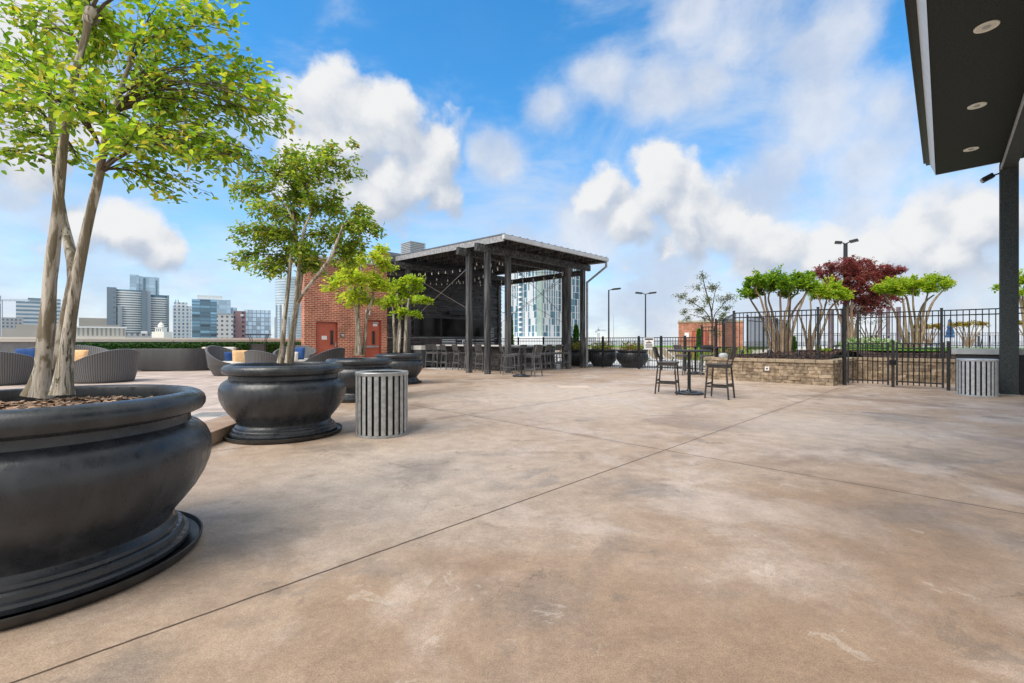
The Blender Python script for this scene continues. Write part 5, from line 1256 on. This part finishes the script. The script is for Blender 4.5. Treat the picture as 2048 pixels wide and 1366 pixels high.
# hosta / white flowered bush behind the gates
M['leafwhite'] = leafmat('leaf_variegated',[(.05,.20,.02),(.15,.32,.04),(.55,.60,.45),(.70,.72,.62)],.3)
sb = thing('flowering_bush','low variegated bush with white flowers on the lawn behind the gates','bush',pt(1738,697,19.5))
LP=[];LD=[];LN=[];LLn=[];LWd=[]
for i in range(1800):
    a = random.uniform(0,6.283); q = math.sqrt(random.random()); x=1.35*q*math.cos(a); y=.6*q*math.sin(a)
    LP.append(Vector((x,y,-.05+.5*math.sqrt(max(0,1-q*q*.8))*random.uniform(.3,1)))); LD.append(rv(1)+Vector((0,0,.5))); LN.append(rv(1)); LLn.append(random.uniform(.07,.14)); LWd.append(.06)
leaf_object('foliage',LP,LD,LN,LLn,LWd,M['leafwhite'],sb)
for i,(px,py,Y) in enumerate(((1640,705,15.9),(1655,707,15.6),(1710,708,17.2),(1732,707,17.2),(1796,708,17.0),(1822,706,17.4))):
    r = thing('hosta_plant',['small upright green plant at the right end of the front bed, left of a pair','small upright green plant at the right end of the front bed, right of a pair','small green plant behind the left gate, left of a pair','small green plant behind the left gate, right of a pair','small green plant behind the right gate, left of a pair','small green plant behind the right gate, right of a pair'][i],'plant',pt(px,py,Y),0,'small green plants in the bed mulch')
    LP=[];LD=[];LN=[];LLn=[];LWd=[]
    for k in range(26): LP.append(rv(.06)); LD.append(rv(.5)+Vector((0,0,1))); LN.append(rv(1)); LLn.append(random.uniform(.14,.26)); LWd.append(.05)
    leaf_object('leaves',LP,LD,LN,LLn,LWd,M['leafD'],r)
# dark ground spotlights in bed
for i,(px,py) in enumerate(((1538,711),(1596,712),(1481,706))):
    q = pt(px,py,14.2+.0*i); q.z = .73; r = thing('garden_spotlight','small black garden spotlight in the mulch behind the planter fence, '+['left of the middle','right of the middle','near the left end post'][i],'spotlight',q,0,'garden spotlights')
    MB().tube([(0,0,0),(0,0,.10)],.012,6).build('stake',M['polemetal'],r); MB().tube([(0,0,.10),(.05,.03,.24)],[.045,.06],10).build('lamp_housing',M['polemetal'],r)
# cabana posts and dark roofless frame
for i,(px,Y,w_) in enumerate(((1661,24,.16),(1684,23.5,.10),(1760,24.5,.14),(1776,24.2,.13),(1797,23.6,.15))):
    q = pt(px,690,Y); q.z = .86
    r = thing('arbor_post','mauve grey arbor post under the maple, '+['left of the lamp post','just behind the lamp post','leftmost of three on the right','middle of three on the right','rightmost of three on the right'][i],'post',q,R(30),'arbor posts on the upper terrace')
    MB().box(-w_/2,w_/2,-w_/2,w_/2,0,2.05+.1*i*.3).build('post',M['mauve'],r); MB().box(-w_*.7,w_*.7,-w_*.7,w_*.7,0.0,.12).build('base',M['mauve'],r)
hr = thing('handrail','sloping black handrail by the lawn steps behind the planter fence','handrail',pt(1650,705,17.8))
o0 = hr.location
mm = MB()
for p_,q_ in (((1640,708),(1672,691)),((1672,691),(1690,691)),((1655,712),(1690,697)),((1672,691),(1672,712)),((1640,708),(1640,714)),((1690,691),(1690,712))): mm.beam(pt(*p_,17.8)-o0,pt(*q_,17.8)-o0,.035,.035)
mm.build('rails',M['blackmetal'],hr)
uf = fence('terrace_edge_fence','far black picket fence along the edge of the upper terrace',[dict(p=Vector((22+4.4*i,37.5-1.0*i,.86)),q=Vector((26.4+4.4*i,36.5-1.0*i,.86)),zt=1.05,zb=.05,posts=(0,),pw=.035,pz=0,gap=.16) for i in range(7)])
um = thing('closed_umbrella','closed dark blue patio umbrella standing on the upper terrace','umbrella',pt(1900,693,23.5)); um.location.z = .86
zt_ = pt(1900,638,23.5).z-.86
mm = MB(); prof=[(.02,zt_),(.06,zt_-.06),(.09,zt_-.35),(.12,zt_-.42),(.10,zt_-.50),(.15,zt_-.72),(.12,zt_-.78),(.18,zt_-.95),(.15,zt_-.95),(.05,zt_-.9)]
n=20; vs_=[]
for i,(r_,z_) in enumerate(prof):
    for k in range(n):
        a=2*math.pi*k/n; q=r_*(1+.22*math.cos(5*a+i)); vs_.append((q*math.cos(a),q*math.sin(a),z_))
mm.add(vs_,[(i*n+k,i*n+(k+1)%n,(i+1)*n+(k+1)%n,(i+1)*n+k) for i in range(len(prof)-1) for k in range(n)]); mm.build('canopy',M['umb'],um,True); MB().tube([(0,0,0),(0,0,zt_+.08)],.022,8).build('pole',M['capgrey'],um); MB().lathe([(0,0),(.25,0),(.25,.05),(.04,.09)],20).build('base',M['polemetal'],um,True,ang=30)
for i,(px,Y) in enumerate(((1760,22.5),(1985,22.5),(1830,24))):
    q = pt(px,690,Y); q.z=.86; r = thing('patio_table','small pale patio table on the upper terrace, '+['left of the lime crepe myrtle','near the dark column','behind the lime crepe myrtle'][i],'table',q,0,'patio tables on the upper terrace')
    MB().lathe([(0,.68),(.5,.68),(.52,.70),(.5,.72),(0,.72)],28).build('tabletop',M['capgrey'],r,True,ang=30)
    for k in range(4): MB().tube([(.35*math.cos(k*1.57+.5),.35*math.sin(k*1.57+.5),.68),(.45*math.cos(k*1.57+.5),.45*math.sin(k*1.57+.5),0)],.02,6).build('leg',M['polemetal'],r)
mpl = MB().prism([(-.42,-.36),(.42,-.36),(.42,.36),(-.42,.36)],.0005,.006); o = thing('floor_cover','pale square access cover set flush in the concrete, before the pool fence','floor cover',gp(1147,774)); mpl.build('plate',mk('pale_concrete_cover',(.50,.40,.32),(.56,.46,.38),3,.8),o)
# ------------------------------------------------------------------ city
def facade(name, wall, glass, cw, ch, fx=.6, fz=.55, rough=.5, grough=.15, vary=.5, rot=0.0, band=False, spec=.5):
    m, t, p, out = newmat(name); tc = t.n('ShaderNodeTexCoord').outputs['Object']; o = t.sep(tc)
    g = t.n('ShaderNodeNewGeometry'); 
    nn = t.n('ShaderNodeVectorTransform', vector_type='NORMAL', convert_from='WORLD', convert_to='OBJECT'); t.l(g.outputs['Normal'], nn.inputs[0]); ns = t.sep(nn.outputs[0])
    side = t.math('GREATER_THAN', t.math('ABSOLUTE', ns[0]), t.math('ABSOLUTE', ns[1]))
    h = t.math('ADD', t.math('MULTIPLY', o[1], side), t.math('MULTIPLY', o[0], t.math('SUBTRACT', 1.0, side)))
    hx = t.math('DIVIDE', t.math('ADD', h, 500.0), cw); hz = t.math('DIVIDE', t.math('ADD', o[2], 500.0), ch)
    ix = t.math('FLOOR', hx); iz = t.math('FLOOR', hz)
    wx = t.math('LESS_THAN', t.math('ABSOLUTE', t.math('SUBTRACT', t.math('FRACT', hx), .5)), fx/2) if not band else 1.0
    wz = t.math('LESS_THAN', t.math('ABSOLUTE', t.math('SUBTRACT', t.math('FRACT', hz), .5)), fz/2)
    wn_ = t.n('ShaderNodeTexWhiteNoise'); t.put(wn_.inputs['Vector'], t.comb(ix, iz, side))
    k = t.ramp(wn_.outputs[0], 0, 1, 1-vary, 1+vary, False)
    gc = t.mix(1.0, glass, t.comb(k,k,k), 'MULTIPLY')
    win = t.math('MULTIPLY', wx, wz)
    roofm = t.math('GREATER_THAN', ns[2], .7); win = t.math('MULTIPLY', win, t.math('SUBTRACT', 1.0, roofm))
    t.put(p.inputs['Base Color'], t.mix(win, wall, gc)); t.put(p.inputs['Roughness'], t.ramp(win, 0, 1, rough, grough, False))
    return m
def at(px0, px1, Y): return (px0-1024)/F*Y, (px1-1024)/F*Y
def zz(py, Y): return H+(683-py)/F*Y
GZ = -25.0
def bld(name,label,px0,px1,ytop,Y,mat,depth=None,rot=0.0,cat='building',parts=()):
    x0,x1 = at(px0,px1,Y); w_ = x1-x0; depth = depth or w_*.8
    th = math.atan2(-(x0+x1)/2, Y)          # the towers stand about square to the terrace
    r = thing(name,label,cat,((x0+x1)/2,Y,GZ),th); h = zz(ytop,Y)-GZ
    w_ *= math.cos(th)
    MB().box(-w_/2,w_/2,0,depth,0,h).build('body',mat,r)
    return r, w_, depth, h
f_grid = facade('f_white_grid',(.62,.62,.62),(.10,.12,.15),3.4,3.4,.42,.42)
f_hotelw = facade('f_white_hotel',(.66,.70,.74),(.14,.26,.36),3.2,3.3,.45,.60)
f_blue = facade('f_blue_glass',(.13,.21,.28),(.17,.33,.46),7.0,2.6,.94,.66,.4,.08,.75)
f_pale = facade('f_pale_glass',(.40,.55,.68),(.45,.62,.78),6,4.2,.9,.85,.4,.08,.25)
f_pale2 = facade('f_pale_glass2',(.25,.37,.50),(.50,.64,.78),3.2,3.6,.84,.80,.4,.08,.4)
f_mauve = facade('f_mauve',(.30,.19,.21),(.05,.05,.07),6.4,3.7,.30,.48)
f_strip = facade('f_strip',(.66,.70,.74),(.20,.32,.42),50,4.4,1,.5,band=True,vary=.2)
f_rib = facade('f_ribbed',(.52,.50,.46),(.25,.27,.27),2.2,16,.45,.75,vary=.2)
f_low = facade('f_low_grid',(.42,.44,.47),(.16,.19,.24),3.0,3.6,.5,.5,vary=.3)
f_beige = mk('beige_block',(.50,.46,.42),(.56,.52,.47),.05,.8)
M['slab'] = mk('tower_slab_blue_grey',(.20,.275,.34),(.23,.31,.375),.05,.7); M['slab2'] = mk('tower_slab_light',(.34,.40,.46),(.37,.43,.49),.05,.7); M['spand'] = mk('white_spandrel',(.82,.84,.85),None,1,.5); M['ribbon'] = mk('ribbon_glass',(.10,.20,.27),(.15,.27,.36),.05,.15)
f_slabw = facade('f_slab_specks',(.22,.29,.35),(.15,.21,.27),6,4.4,.25,.3,vary=.3)
# big hotel with white bands
Yh = 420.0
x0,x1 = at(216,340,Yh); ht = thing('hotel_tower','big blue grey hotel tower with curved white floor bands, left of the white hotel','building',((x0+x1)/2,Yh,GZ),math.atan2(-(x0+x1)/2,Yh))
def hx(px): return ((px-1024)/F*Yh-ht.location.x)*math.cos(ht.rotation_euler.z)
zt1 = zz(578,Yh)-GZ
MB().box(hx(216),hx(234),-3,16,0,zt1).build('end_slab',f_slabw,ht); MB().box(hx(283),hx(292),-7,16,0,zz(581,Yh)-GZ).build('core',M['slab'],ht); MB().box(hx(292)+.01,hx(301.5),-6,16,0,zz(582,Yh)-GZ).build('core',M['slab2'],ht); MB().box(hx(336),hx(340),-2,16,0,zz(588,Yh)-GZ).build('end_slab',M['slab'],ht)
def arcpoly(pa,pb,off,bulge):
    n=8; a=hx(pa); b=hx(pb); return [(a+(b-a)*i/n, off-bulge*math.sin(math.pi*i/n)) for i in range(n+1)]+[(b,15),(a,15)]
MB().prism(arcpoly(234,283,0,2),0,zz(581,Yh)-GZ).build('glass_wing',M['ribbon'],ht); MB().prism(arcpoly(301.5,336,1,1),0,zz(588,Yh)-GZ).build('glass_wing',M['ribbon'],ht)
for k in range(20):
    zb = zz(665-4.6*k,Yh)-GZ
    if zb+1 < zz(584,Yh)-GZ: MB().prism(arcpoly(234.2,282.8,-.6,2),zb,zb+1.2).build('floor_band',M['spand'],ht)
    if zb+1 < zz(592,Yh)-GZ: MB().prism(arcpoly(301.7,335.8,.4,1),zb,zb+1.2).build('floor_band',M['spand'],ht)
MB().box(hx(236.5),hx(245.5),-4.2,-.7,0,zz(614,Yh)-GZ).build('stair_panel',M['slab2'],ht)
r,w_,d_,h_ = bld('glass_tower','pale blue glass tower rising behind the banded hotel',260,319,553,560,f_pale,30); MB().box(-w_*.05,w_*.02,-.6,-.05,0,h_-2).build('dark_strip',M['ribbon'],r); MB().box(w_*.38,w_*.43,-.6,-.05,0,h_-4).build('dark_strip',M['ribbon'],r); MB().box(-w_/2,-w_*.2,-1.5,-.61,0,h_+1.2).build('bay',f_pale,r)
r,w_,d_,h_ = bld('hotel_tower','white hotel tower with rows of small windows, left of the blue glass block',346,383,612,430,f_hotelw,22); MB().box(-w_*.45,w_*.28,2,18,h_,h_+3.5).build('penthouse',f_hotelw,r); 
for k in (-.35,-.22): MB().box(w_*k-.3,w_*k+.3,3,3.6,h_+3.5,h_+6).build('mast',M['slab'],r)
r,w_,d_,h_ = bld('office_tower','dark blue glass office block with horizontal bands',384,434,599,380,f_blue,30)
r,w_,d_,h_ = bld('office_tower','pale glass tower with white crown standing behind the dark blue block',395,462,599,450,f_pale,30); MB().box(-w_/2,w_*.25,2,26,h_,h_+4).build('crown',M['spand'],r)
bld('office_tower','small teal glass block peeking beside the pale crowned tower',460,474,615,460,f_pale2,12)
r,w_,d_,h_=bld('apartment_block','white block with a grid of small dark windows, right of the dark blue glass',434,466,629,360,f_grid,18); MB().box(-w_/2-.3,w_/2+.3,-.3,18.3,h_,h_+1.0).build('roof_edge',M['slab2'],r)
r,w_,d_,h_=bld('hotel_block','mauve hotel block with two columns of dark windows',467,492,622,370,f_mauve,18); MB().box(w_*.05,w_*.30,-.5,-.05,h_-4.2,h_-2.6).build('roof_sign',M['white'],r)
r,w_,d_,h_=bld('office_tower','pale glass office building between the mauve block and the round tower',488,542,620,400,f_pale2,24)
# round tower
Yr=330.0; x0,x1=at(542,597,Yr); rt_=thing('round_tower','tall pale round glass tower behind the second tree trunks','building',((x0+x1)/2,Yr+8,GZ)); rad=(x1-x0)/2*.97; hR=zz(553,Yr)-GZ
MB().lathe([(rad,0),(rad,hR),(0,hR)],40).build('body',mk('pale_round_glass',(.48,.60,.70),(.62,.72,.80),.12,.12),rt_,True,ang=40)
for k in range(22):
    z_=zz(672-5.4*k,Yr)-GZ
    if z_<hR-.5: MB().lathe([(rad+.02,z_),(rad+.14,z_),(rad+.14,z_+.28),(rad+.02,z_+.28)],40).build('floor_band',M['slab'],rt_,True,ang=40)
for a in (-150,-128,-104,-92,-70): MB().box(rad*math.cos(R(a))-.45,rad*math.cos(R(a))+.45,rad*math.sin(R(a))-.5,rad*math.sin(R(a))+.3,0,hR*(.60 if a%4 else .72)).build('fin',M['slab'] if a!=-92 else M['spand'],rt_)
bld('apartment_block','pale grey block squeezed between the round tower and the brick building',596,612,628,380,f_hotelw,12)
# left side
r,w_,d_,h_=bld('office_tower','white striped office tower behind the biggest tree trunks',56,122,597,520,f_strip,30); MB().box(-w_/2-9,-w_/2-.02,2,26,0,h_-4).build('wing',f_strip,r); MB().box(-w_*.44,-w_*.1,-.3,-.05,h_-3.6,h_-1.8).build('roof_sign',M['slab2'],r)
bld('office_block','grey block with rows of small windows at the far left',3,47,635,480,f_low,20)
bld('museum_block','low plain beige building at the far left above the parapet',4,76,658,300,f_beige,20)
bld('museum_block','low beige block with a raised centre behind the tree trunks',34,155,650,340,f_beige,30)
r,w_,d_,h_=bld('civic_building','long low stone building with ribbed windows left of the banded hotel',150,253,656,300,f_rib,20); MB().box(-w_/2-.5,w_/2+.5,-.5,20.5,h_,h_+.9).build('roof_edge',M['spand'],r); MB().box(-w_/2-.5,w_/2+.5,-2.5,-.02,0,h_-6.0).build('podium',M['cap'],r)
bld('arena_building','pale low building with a blue sign behind the ribbed stone building',158,216,636,430,f_beige,20)
r,w_,d_,h_=bld('arena_building','pale domed hall just left of the banded hotel',180,240,650,360,f_beige,20)
r,w_,d_,h_=bld('low_block','low mixed rooftop block in front of the banded hotel',253,325,667,310,f_low,16); MB().box(-w_*.1,w_*.08,-.5,6,h_,h_+1.6).build('penthouse',M['spand'],r)
Yc=300.0; x0=(317-1024)/F*Yc; cs=thing('courthouse_spire','small ornate pale courthouse clock tower in front of the hotel','tower',(x0,Yc,GZ)); zb=zz(668,Yc)-GZ
mm=MB(); mm.box(-2.2,2.2,0,4.4,0,zz(655,Yc)-GZ); mm.build('shaft',M['cap'],cs); mm=MB(); mm.box(-2.6,2.6,-.4,4.8,zz(655,Yc)-GZ+.01,zz(654,Yc)-GZ); mm.build('cornice',M['spand'],cs)
MB().lathe([(1.7,zz(654,Yc)-GZ),(1.7,zz(650,Yc)-GZ),(1.4,zz(648.5,Yc)-GZ),(.9,zz(646.5,Yc)-GZ),(.25,zz(645,Yc)-GZ),(.08,zz(642,Yc)-GZ)],16,(0,2.2,0)).build('dome',M['cap'],cs,True); 
for k in range(3): MB().box(-1.6+k*1.25,-.9+k*1.25,-.08,-.005,zz(663,Yc)-GZ,zz(658,Yc)-GZ).build('window',M['slab'],cs)
MB().box(-4,4,-.6,7,0,zz(663.5,Yc)-GZ).build('base',M['cap'],cs)
# tower cranes
def crane(label,px,Y,ytop,jl,jr,yb):
    q=pt(px,683,Y); q.z=GZ; r=thing('tower_crane',label,'crane',q,0,'tower cranes'); h=zz(ytop,Y)-GZ; k=Y/F
    mm=MB()
    for sx in (-1,1):
        mm.box(sx*1.0-.18,sx*1.0+.18,-1.2,-.8,0,h); mm.box(sx*1.0-.18,sx*1.0+.18,.8,1.2,0,h)
    for i in range(int(h/3)): mm.beam((-1,-1,i*3),(1,-1,i*3+3),.2,.2)
    mm.build('mast',M['mastblue'],r); zj=zz(yb,Y)-GZ; mm=MB(); mm.box(-jl*k,jr*k,-.5,.5,zj,zj+.35); mm.box(-jl*k*.6,jr*k*.9,-.3,.3,zj+1.5,zj+1.75)
    n=14
    for i in range(n): x=-jl*k*.6+(jl*k*.6+jr*k*.9)*i/n; mm.beam((x,0,zj+.3),(x+(jl*k*.6+jr*k*.9)/n,0,zj+1.6),.15,.15)
    mm.build('jib',M['mastblue'],r); MB().box(-jl*k,-jl*k*.7,-1.2,1.2,zj-2.2,zj).build('counterweight',M['slab'],r); MB().box(-1.4,1.4,-1.6,-1.1,zj-3,zj-.5).build('cab',M['spand'],r); MB().beam((0,0,zj+1.5),(0,0,zj+6),.5,.5).build('apex',M['mastblue'],r)
M['mastblue']=mk('crane_blue_grey',(.16,.22,.30),None,1,.6)
crane('blue grey tower crane at the far left edge with a long jib',1,520,600,20,132,602)
crane('small distant tower crane right of the pavilion',1197,700,658,6,16,662)
ms=thing('radio_mast','thin distant radio mast right of the single lamp post','mast',pt(1227,683,600)); ms.location.z=GZ; MB().tube([(0,0,0),(0,0,zz(630,600)-GZ)],[.45,.12],5).build('pole',M['mastblue'],ms); MB().box(-.8,.8,-.8,.8,0,3).build('base',M['slab'],ms)
# patterned tower seen through the pavilion
def pattern():
    m,t,p,out=newmat('f_pattern_tower'); tc=t.n('ShaderNodeTexCoord').outputs['Object']; o=t.sep(tc); g=t.n('ShaderNodeNewGeometry')
    nn=t.n('ShaderNodeVectorTransform',vector_type='NORMAL',convert_from='WORLD',convert_to='OBJECT'); t.l(g.outputs['Normal'],nn.inputs[0]); ns=t.sep(nn.outputs[0])
    side=t.math('GREATER_THAN',t.math('ABSOLUTE',ns[0]),t.math('ABSOLUTE',ns[1]))
    h=t.math('ADD',t.math('MULTIPLY',o[1],side),t.math('MULTIPLY',o[0],t.math('SUBTRACT',1.0,side)))
    hz=t.math('DIVIDE',t.math('ADD',o[2],400.0),4.7); iz=t.math('FLOOR',hz); fz=t.math('FRACT',hz)
    hx_=t.math('DIVIDE',t.math('ADD',h,300.0),1.15); ix=t.math('FLOOR',hx_)
    wn1=t.n('ShaderNodeTexWhiteNoise'); t.put(wn1.inputs['Vector'],t.comb(ix,t.math('FLOOR',t.math('DIVIDE',t.math('ADD',iz,t.math('FLOOR',t.math('MULTIPLY',ix,.37))),2.0)),side))
    wn2=t.n('ShaderNodeTexWhiteNoise'); t.put(wn2.inputs['Vector'],t.comb(ix,side,3.0))
    par=t.math('MODULO',t.math('ADD',ix,t.math('FLOOR',t.math('ADD',wn1.outputs[0],.22))),2.0); dark=t.math('MULTIPLY',t.math('LESS_THAN',par,.5),t.math('GREATER_THAN',wn2.outputs[0],.06))
    pan=t.math('GREATER_THAN',fz,.06)
    gl_=t.mix(wn2.outputs[0],(.02,.06,.10),(.12,.25,.33))
    c=t.mix(t.math('MULTIPLY',dark,pan),(.60,.63,.65),gl_)
    t.put(p.inputs['Base Color'],c); t.put(p.inputs['Roughness'],t.ramp(dark,0,1,.5,.12,False)); return m
fp=pattern(); Yt=300.0
def tx(px,Y): return (px-1024)/F*Y
tw=thing('residential_tower','tall white tower with irregular dark blue vertical windows seen through the pavilion','building',(tx(1086,Yt),Yt,GZ),R(42))
hT=zz(524,Yt)-GZ
MB().box(0,40,0,32.0,0,hT).build('body',fp,tw)
MB().box(-.9,-.02,.3,5.0,0,hT-.5).build('green_corner',mk('green_concrete',(.26,.36,.33),(.33,.42,.39),.2,.7),tw); 
for k in range(int(hT/3.45)): MB().box(-1.8,-.13,19.6,22.4,k*3.45+1.0,k*3.45+2.1).build('balcony',M['spand'],tw)
MB().box(-.12,-.021,19.2,22.8,0,hT).build('balcony_glass',M['ribbon'],tw)
MB().box(-.5,40.5,-.5,32.5,hT,hT+1).build('roof_edge',M['spand'],tw); MB().box(-8,46,-8,38,0,zz(673,Yt)-GZ).build('podium',M['spand'],tw)
bld('apartment_block','small pale block at the foot of the patterned tower beside the bar wall',984,1013,646,260,f_hotelw,10)
# stacked tower top over the roof
Ys=170.0; stx=thing('louvered_tower','distant tower top with stacked pale floor slabs rising over the pavilion roof','building',(tx(826,Ys),Ys,GZ),R(45)); mm=MB(); mm.box(-3.0,3.0,-3.0,3.0,0,zz(487,Ys)-GZ); mm.build('core',M['slab2'],stx)
for k in range(9): 
    zb=zz(503.5-3.4*k+9,Ys)-GZ; e=3.35 if k<8 else 2.9
    if zb < zz(486,Ys)-GZ: MB().box(-e,e,-e,e,zb,zb+.30).build('floor_slab',M['capgrey'],stx)
# far low skyline
mm=MB(); random.seed(5)
for i in range(170):
    px=random.uniform(900,2300); Y=random.uniform(700,2200); x=(px-1024)/F*Y; w_=random.uniform(15,70); hgt=random.uniform(8,28)
    mm.box(x-w_/2,x+w_/2,Y,Y+30,GZ,GZ+hgt)
for i in range(60):
    px=random.uniform(-200,640); Y=random.uniform(700,1800); x=(px-1024)/F*Y; w_=random.uniform(15,60); mm.box(x-w_/2,x+w_/2,Y,Y+30,GZ,GZ+random.uniform(10,34))
o=mm.build('far_skyline',facade('f_far',(.50,.53,.56),(.30,.34,.38),6,4,.5,.5)); tag(o,'low distant city blocks spread along the horizon','skyline',kind='stuff')
